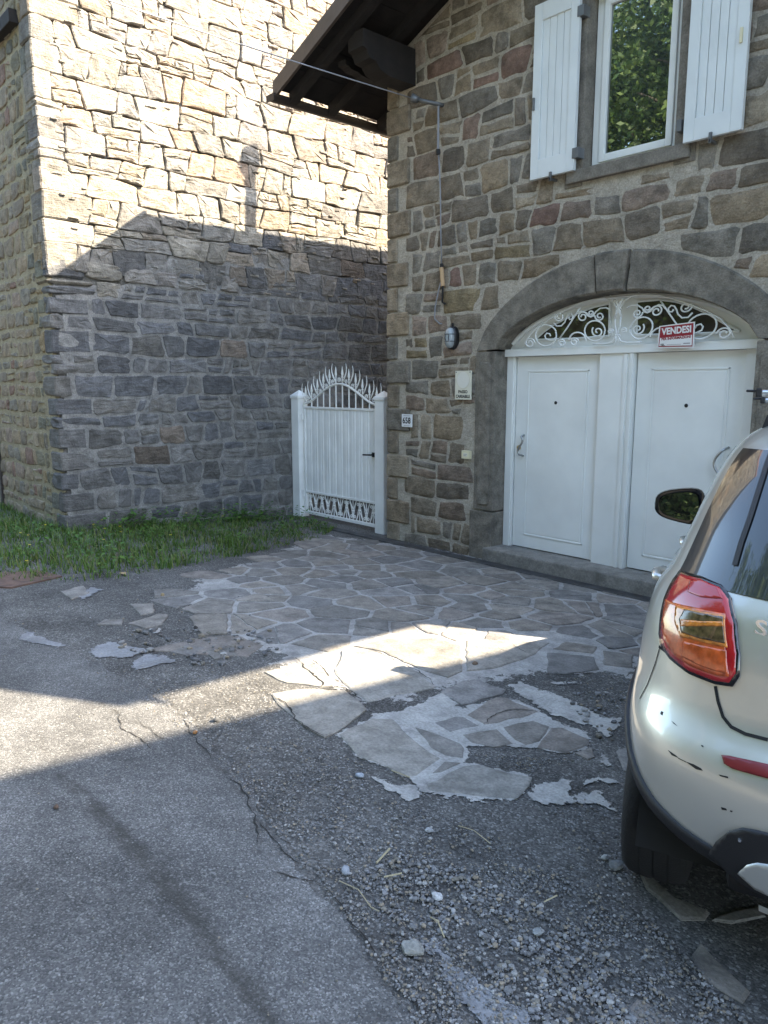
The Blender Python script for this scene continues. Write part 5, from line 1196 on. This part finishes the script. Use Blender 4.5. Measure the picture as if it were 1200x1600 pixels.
# door handles, mirrors
for s in (1, -1):
    for x in (.30, 1.22):
        yy = side_y(x, 1.0); h_ = MB().tube([(x - .09, s * (yy - .005), .995), (x - .08, s * (yy + .03), 1.0), (x + .0, s * (yy + .042), 1.005), (x + .08, s * (yy + .03), 1.0), (x + .09, s * (yy - .005), .995)], [.012, .017, .019, .017, .012], 8)
        h_.build('door_handle', 'silver_paint', car, True)
    V, F = ribbon([(-.02 + .0 * z, s * side_y(-.02, z), z) for z in np.arange(.78, 1.12, .03)], .006); MB().add(V, F).build('shut_line', 'dark_gap', car)
    V, F = ribbon([(.66, s * side_y(.66, z), z) for z in np.arange(.34, 1.45, .04)], .007); MB().add(V, F).build('shut_line', 'dark_gap', car)
    V, F = ribbon([(1.80, s * side_y(1.8, z), z) for z in np.arange(.34, 1.12, .04)], .007); MB().add(V, F).build('shut_line', 'dark_gap', car)
    V, F = ribbon([(x, s * side_y(x, 1.13), 1.132) for x in np.arange(-.05, 1.9, .05)], .014, .006); MB().add(V, F).build('waist_seal', 'black_plastic', car)
# near-side mirror
mp_ = Vector((1.62, .965, 1.135))
def mirror(s):
    k = 24; rings = []
    pr = [(-.045, .94), (-.050, 1.0), (-.03, 1.04), (.02, 1.02), (.07, .85), (.10, .55), (.115, .2)]
    ov = [(a - .0, b) for a, b in oval(.122, .088, k, 3.2)]
    ov = [(a, b * (1.0 - .22 * (a / .118))) for a, b in ov]          # taller towards the door
    for dx, sc in pr: rings.append([(mp_.x + dx, s * (mp_.y + a * sc), mp_.z + b * sc) for a, b in ov])
    h_ = loft(rings).build('mirror', 'black_gloss', car, True); h_.data.set_sharp_from_angle(angle=rad(35))
    q = [(mp_.x - .062 + .10 * b, s * (mp_.y + a * .80), mp_.z + b * .78) for a, b in ov]
    c = MB().add(q, [tuple(range(k))] if s < 0 else [tuple(range(k))[::-1]]); g_ = c.build('mirror_face', 'mirror_glass', h_)
    ar_ = MB().tube([(mp_.x + .03, s * (mp_.y - .08), mp_.z - .055), (mp_.x + .05, s * (mp_.y - .15), mp_.z - .075), (mp_.x + .06, s * (mp_.y - .22), mp_.z - .06)], [.028, .024, .03], 8).build('mirror_arm', 'black_gloss', h_, True)
mirror(1); mirror(-1)
# roof bars
for x in (.12, .92):
    zb = 1.68
    b_ = MB()
    prof = [(.030 * math.cos(a) , .012 * math.sin(a)) for a in np.linspace(0, 2 * math.pi, 14, endpoint=False)]
    bar = MB().prism(prof, lambda a, b, d: (x + a, d, zb + b), -.60, .60).build('roof_bar', 'bar_alloy', car, True); bar.data.set_sharp_from_angle(angle=rad(60))
    for s in (1, -1):
        bx('bar_end', 'black_plastic', bar, ((x - .032, s * .595, zb - .014), (x + .032, s * .615, zb + .014)), ((x - .008, s * .61, zb + .002), (x + .012, s * .645, zb + .010)), bev=.004)
        yy = .50; ft = MB().prism([(yy - .06, zb - .012), (yy + .035, zb - .012), (yy + .075, zb - .075), (yy + .095, zb - .15), (yy + .03, zb - .14), (yy - .05, zb - .10)], lambda a, b, d: (x + d, s * a, b), -.045, .045)
        ft.build('bar_foot', 'black_plastic', bar)
# scuffs: chips of bare black plastic on the bumper
ch_px = [[(1044, 1172), (1056, 1180), (1060, 1184), (1050, 1180)], [(1072, 1190), (1084, 1194), (1095, 1200), (1098, 1204), (1088, 1202), (1080, 1196)], [(1123, 1210), (1137, 1213), (1138, 1216), (1126, 1213)], [(1127, 1261), (1134, 1263), (1136, 1266), (1128, 1265)], [(1141, 1266), (1145, 1267), (1144, 1269), (1141, 1268)],
         [(1033, 1111), (1036, 1112), (1035, 1118), (1032, 1116)], [(1049, 1126), (1054, 1130), (1059, 1135), (1053, 1131)], [(1096, 1164), (1099, 1165), (1099, 1167), (1096, 1166)], [(1060, 1184), (1072, 1190), (1072, 1191), (1060, 1185)]]
for P in ch_px:
    V, F = pix_patch(P, .0012, 3, .001); MB().add(V, F).build('paint_chip', 'black_plastic', car)
# ================================================================== VEGETATION, GRAVEL, LITTER
rg = random.Random(3)
def scatter(poly, n):
    x0, x1, y0, y1 = bbox(poly); out = []
    while len(out) < n:
        p = (rg.uniform(x0, x1), rg.uniform(y0, y1))
        if inside(p, poly): out.append(p)
    return out
front_px = [(528, 822), (500, 838), (430, 854), (330, 874), (200, 898), (100, 903), (0, 898), (-150, 884)]
gp = gpoly(front_px); grass_poly = rough_edge(gp, .1, .06, rg, .3, closed=False) + [(gp[-1][0] - 1.5, gp[-1][1]), (-13.5, YL - .0), (XL + .01, YL), (XL + .01, 6.2), (-8.8, 6.35)]
V = []; F = []
stray = []
for i in range(900):
    q = gp[rg.randrange(len(gp) - 1)]; q2 = gp[min(len(gp) - 1, gp.index(q) + 1)]; t = rg.random(); r_ = abs(rg.gauss(0, .1)); stray.append((q[0] + (q2[0] - q[0]) * t + r_ * .7, q[1] + (q2[1] - q[1]) * t - r_ * .7))
for x, y in scatter(grass_poly, 17000) + stray:
    d_edge = min(1, min(math.hypot(x - q[0], y - q[1]) for q in gp) / .35); wall_d = x - XL if y > YL else YL - y
    hgt = rg.uniform(.03, .10) * (.35 + .95 * d_edge) * (1 - .45 * max(0, min(1, (y - 4.2) / 1.5))) * (1.25 if rg.random() < .15 else 1) * (1 + .5 * mnoise.noise(Vector((x * 2, y * 2, 0))))
    if d_edge < .6 and rg.random() > .3 + d_edge: continue
    if mnoise.noise(Vector((x * 3.1, y * 3.1, 8))) < -.22 and rg.random() < .75: continue
    a = rg.uniform(0, 6.28); ln = hgt * rg.uniform(.2, 1.0); w_ = rg.uniform(.003, .0065)
    dx, dy = math.cos(a), math.sin(a); px_, py_ = -dy * w_, dx * w_; z = gz(x, y) - .01; n = len(V)
    V += [(x - px_, y - py_, z), (x + px_, y + py_, z), (x + dx * ln * .35 - px_ * .8, y + dy * ln * .35 - py_ * .8, z + hgt * .6), (x + dx * ln * .35 + px_ * .8, y + dy * ln * .35 + py_ * .8, z + hgt * .6), (x + dx * ln, y + dy * ln, z + hgt * .95)]
    F += [(n, n + 1, n + 3, n + 2), (n + 2, n + 3, n + 4)]
g = obj('grass', V, F, 'grass_blade'); kind(g, 'stuff'); g['label'] = 'unkempt green grass along the foot of the tall stone wall'
# broad-leaved weeds
V = []; F = []
centres = scatter(grass_poly, 70) + [(XL + rg.uniform(.05, .4), rg.uniform(3.4, 6.0)) for i in range(60)]
for x, y in centres:
    k = rg.randint(10, 22); top = rg.uniform(.1, .26)
    for i in range(k):
        a = rg.uniform(0, 6.28); r_ = rg.uniform(.01, .11); z = gz(x, y) + rg.uniform(.03, top); cx, cy = x + math.cos(a) * r_, y + math.sin(a) * r_
        L_ = rg.uniform(.025, .055); W_ = L_ * rg.uniform(.35, .6); t = rg.uniform(-.6, .5); dx, dy = math.cos(a), math.sin(a); n = len(V)
        V += [(cx, cy, z), (cx + dx * L_ * .5 - dy * W_, cy + dy * L_ * .5 + dx * W_, z + t * L_ * .5 + .006), (cx + dx * L_, cy + dy * L_, z + t * L_), (cx + dx * L_ * .5 + dy * W_, cy + dy * L_ * .5 - dx * W_, z + t * L_ * .5 + .006)]
        F.append((n, n + 1, n + 2, n + 3))
g = obj('weeds', V, F, 'weed_leaf'); kind(g, 'stuff'); g['label'] = 'broad leaved weeds growing among the grass'
V = []; F = []
for x, y in scatter(grass_poly, 26):
    z = gz(x, y) + rg.uniform(.12, .22)
    for k in range(5):
        a = k * 1.257; n = len(V); V += [(x, y, z), (x + .012 * math.cos(a - .4), y + .012 * math.sin(a - .4), z + .004), (x + .016 * math.cos(a), y + .016 * math.sin(a), z + .003), (x + .012 * math.cos(a + .4), y + .012 * math.sin(a + .4), z + .004)]; F.append((n, n + 1, n + 2, n + 3))
g = obj('wild_flowers', V, F, 'yellow_petal'); kind(g, 'stuff'); g['label'] = 'tiny yellow wild flowers in the grass'
# gravel
ico = bmesh.new(); bmesh.ops.create_icosphere(ico, subdivisions=1, radius=1); IV = np.array([v.co[:] for v in ico.verts]); IF = [[v.index for v in f.verts] for f in ico.faces]; ico.free()
nrg = np.random.default_rng(4)
tmpl = []
for k in range(10):
    q = IV * nrg.uniform(.75, 1.2, (len(IV), 1)) * np.array([1, nrg.uniform(.6, .95), nrg.uniform(.4, .7)]); tmpl.append(q)
def pebbles(name, regions, mat='pebble_stone'):
    VV = []; FF = []; n = 0
    for px_poly, cnt_, s0, s1, pw in regions:
        x0, x1, y0, y1 = bbox(px_poly); c = 0
        while c < cnt_:
            u, v = rg.uniform(x0, x1), rg.uniform(y0, y1)
            if not inside((u, v), px_poly): continue
            c += 1
            nn = mnoise.noise(Vector((u / 40, v / 40, 2)))
            if nn < -.12 and rg.random() < .8: continue
            p = ground(u, v); s = s0 + (s1 - s0) * rg.random() ** pw; a = rg.uniform(0, 6.28); q = tmpl[rg.randrange(10)] * s
            ca, sa = math.cos(a), math.sin(a); X = q[:, 0] * ca - q[:, 1] * sa + p.x; Y = q[:, 0] * sa + q[:, 1] * ca + p.y; Z = q[:, 2] + p.z + s * .25 + .008
            VV.append(np.stack([X, Y, Z], 1)); FF += [(f[0] + n, f[1] + n, f[2] + n) for f in IF]; n += len(IV)
    o = obj(name, np.concatenate(VV), FF, mat); kind(o, 'stuff'); return o
gr_o = pebbles('gravel', [
    ([(560, 1375), (640, 1330), (800, 1400), (900, 1440), (960, 1500), (1000, 1610), (830, 1610), (770, 1530), (705, 1465), (640, 1455), (590, 1420)], 1900, .0026, .0125, 3.2),
    ([(340, 1185), (450, 1150), (560, 1190), (600, 1250), (760, 1300), (900, 1380), (1000, 1420), (1180, 1610), (830, 1610), (645, 1610), (560, 1470), (400, 1260)], 16000, .0016, .0075, 3.0),
    ([(120, 1030), (250, 1050), (400, 1030), (440, 1100), (330, 1170), (200, 1090)], 1500, .002, .006, 2), ([(735, 1178), (900, 1190), (830, 1208), (760, 1192)], 400, .002, .006, 2), ([(870, 1060), (985, 1055), (985, 1110), (930, 1100)], 300, .002, .007, 2),
    ([(0, 930), (200, 905), (420, 880), (480, 960), (330, 1010), (0, 990)], 500, .002, .009, 3), ([(0, 1000), (300, 1120), (640, 1600), (0, 1600)], 500, .0015, .005, 2), ([(330, 1100), (420, 1060), (430, 1150), (350, 1200)], 300, .002, .005, 2), ([(850, 1260), (990, 1240), (1000, 1420), (900, 1380)], 300, .002, .008, 2.5)])
gr_o['label'] = 'loose grey gravel and chippings at the broken edge of the road'
slv = pebbles('stone_chips', [([(200, 985), (420, 985), (440, 1020), (330, 1045), (180, 1015)], 170, .008, .03, 2), ([(880, 1085), (990, 1075), (990, 1170), (930, 1160)], 60, .008, .025, 2)], 'pebble_stone'); slv['label'] = 'flaked stone chips on the broken paving'
def rock(u, v, s, label, tone, flat=.55, seed=0):
    p = ground(u, v); rr = random.Random(seed); bm = bmesh.new(); bmesh.ops.create_icosphere(bm, subdivisions=2, radius=1)
    for q in bm.verts:
        d = 1 + .35 * mnoise.noise(q.co * 1.1 + Vector((seed * 3.1, 0, 0))); q.co = Vector((q.co.x * d, q.co.y * d * .75, max(-.35, q.co.z * d * flat))) * s
    bm.verts.index_update(); o = obj('loose_stone', [q.co.copy() for q in bm.verts], [[q.index for q in f.verts] for f in bm.faces], 'flagstone', color=tone); bm.free()
    o.location = (p.x, p.y, p.z + s * .35 + .008); o.rotation_euler = (0, 0, rr.uniform(0, 6)); tag(o, label, 'stone', 'loose stones on the ground'); return o
for i, (u, v, s, lab, tone, fl_) in enumerate([(645, 1490, .034, 'pale rounded stone lying at the edge of the asphalt beside the cement patch', (.3, .3, .28), .6), (540, 1366, .019, 'bluish angular stone in the gravel next to the asphalt edge', (.25, .27, .3), .7), (962, 1358, .03, 'flat dark stone with a sharp edge in front of the car tyre', (.16, .165, .165), .45),
        (945, 1345, .016, 'crumb of white cement touching the flat dark stone', (.42, .42, .4), .6), (562, 1216, .018, 'blue-grey stone lying near the tip of the big flagstone', (.25, .28, .32), .6), (839, 1462, .019, 'larger flat grey chip among the pebbles', (.24, .25, .25), .35), (338, 1128, .018, 'dark stone standing in the strip of sun on the asphalt', (.1, .1, .1), .8), (742, 1041, .02, 'brown clod on the sunlit flagstones', (.14, .1, .07), .8), (88, 1265, .013, 'small brown lump alone on the grey asphalt', (.12, .08, .06), .8), (683, 1408, .02, 'white pebble among grey gravel', (.42, .42, .42), .65),
        (254, 932, .022, 'tan stone on the broken paving near the grass', (.3, .22, .12), .6), (306, 984, .022, 'dark lump on the crumbled paving', (.06, .055, .05), .6), (305, 1148, .012, 'orange brown lump at the shadow edge on the road', (.35, .16, .06), .8), (670, 1302, .017, 'grey triangular stone below the cement joint', (.25, .26, .27), .5)]): rock(u, v, s, lab, tone, fl_, i + 1)
def straw(px_, r_, lab, mat='straw'):
    P = [ground(u, v) + Vector((0, 0, .016 + .012 * (i % 2))) for i, (u, v) in enumerate(px_)]; c = P[0].copy()
    o = MB().tube([tuple(p - c) for p in P], r_, 5).build('straw', mat); o.location = c; tag(o, lab, 'straw', 'bits of dry straw on the ground')
straw([(716, 1296), (740, 1308), (766, 1324)], .0018, 'long straight dry straw on the bare patch by the gravel'); straw([(530, 1383), (560, 1402), (580, 1425), (592, 1436)], .0018, 'bent dry stalk lying across the edge of the asphalt'); straw([(672, 1440), (684, 1452), (694, 1472)], .0022, 'yellow dry stalk lying on the tip of the cement patch'); straw([(588, 1355), (609, 1337)], .004, 'thick pale piece of stalk in the gravel'); straw([(600, 1377), (628, 1376)], .003, 'short pale stalk lying level in the gravel'); straw([(612, 1209), (640, 1224)], .003, 'dry stem caught under the point of the big flagstone'); straw([(850, 1416), (870, 1411)], .0025, 'white splinter lying on the fine gravel')
dl = ground(335 * .333 + 80 - .0, 0) if False else ground(192, 899)
lf = MB().add([(-.06, 0, .012), (-.01, .035, .02), (.06, .005, .012), (-.005, -.03, .018)], [(0, 3, 2, 1)]).build('dry_leaf', 'dry_leaf'); lf.location = (dl.x, dl.y, dl.z + .005); tag(lf, 'curled pale dry leaf in front of the grass', 'leaf')
# ------------------------------------------------------------------ trees across the lane (seen mirrored in the glass)
def tree(seed, H):
    rt = random.Random(seed); root = empty('tree'); t_ = MB(); lean = (rt.uniform(-.4, .4), rt.uniform(-.4, .4))
    tp = [(lean[0] * k / 5, lean[1] * k / 5, H * .75 * k / 5 - (.4 if k == 0 else 0)) for k in range(6)]; t_.tube(tp, [.24, .2, .17, .13, .09, .04], 9); cl = []
    for k in range(11):
        a = rt.uniform(0, 6.28); z0 = H * rt.uniform(.18, .62); L_ = H * rt.uniform(.14, .25); e = (math.cos(a) * L_, math.sin(a) * L_, z0 + L_ * rt.uniform(.2, .7))
        t_.tube([(lean[0] * z0 / H, lean[1] * z0 / H, z0), (e[0] * .5, e[1] * .5, z0 + (e[2] - z0) * .6), e], [.08, .05, .02], 6); cl.append(e)
    t_.build('trunk', 'bark', root, True); Vs = []; Fs = []
    for k in range(170):
        a = rt.uniform(0, 6.28); zz = rt.uniform(.10, 1.0); rr = H * .27 * math.sin(math.pi * min(1, zz * .82 + .12)) ** .7 * rt.uniform(.45, 1.05); cl.append((math.cos(a) * rr, math.sin(a) * rr, zz * H))
    for c in cl:
        cs = rt.uniform(.45, .85)
        for i in range(120):
            d = Vector((rt.gauss(0, 1), rt.gauss(0, 1), rt.gauss(0, .8))); d = d.normalized() * cs * rt.random() ** .4; p = Vector(c) + d; u_ = Vector((rt.gauss(0, 1), rt.gauss(0, 1), rt.gauss(0, .6))).normalized(); v_ = u_.cross(Vector((rt.gauss(0, 1), rt.gauss(0, 1), rt.gauss(0, 1)))).normalized()
            s = rt.uniform(.06, .12); n = len(Vs); Vs += [tuple(p - u_ * s), tuple(p + v_ * s * .55), tuple(p + u_ * s), tuple(p - v_ * s * .55)]; Fs.append((n, n + 1, n + 2, n + 3))
    obj('crown', Vs, Fs, 'tree_leaf', root); return root
protos = [tree(1, 12), tree(2, 10.5), tree(3, 13)]; used = [False] * 3
rt = random.Random(9)
for row, yy in ((0, -9.0), (1, -12.5), (2, -16.5)):
    for k in range(9):
        pi_ = rt.randrange(3); x_ = -25 + k * 4.0 + rt.uniform(-1, 1) + row * 1.5; y_ = yy + rt.uniform(-.8, .8)
        if not used[pi_]: o = protos[pi_]; used[pi_] = True
        else:
            o = protos[pi_].copy(); col.objects.link(o)
            for c in protos[pi_].children: d = c.copy(); col.objects.link(d); d.parent = o
        o.location = (x_, y_, gz(x_, y_) - .1); o.rotation_euler = (0, 0, rt.uniform(0, 6.28)); sc_ = rt.uniform(.85, 1.15); o.scale = (sc_, sc_, sc_)
        tag(o, 'leafy green tree on the bank across the lane, mirrored in the window glass', 'tree', 'trees on the bank across the lane')
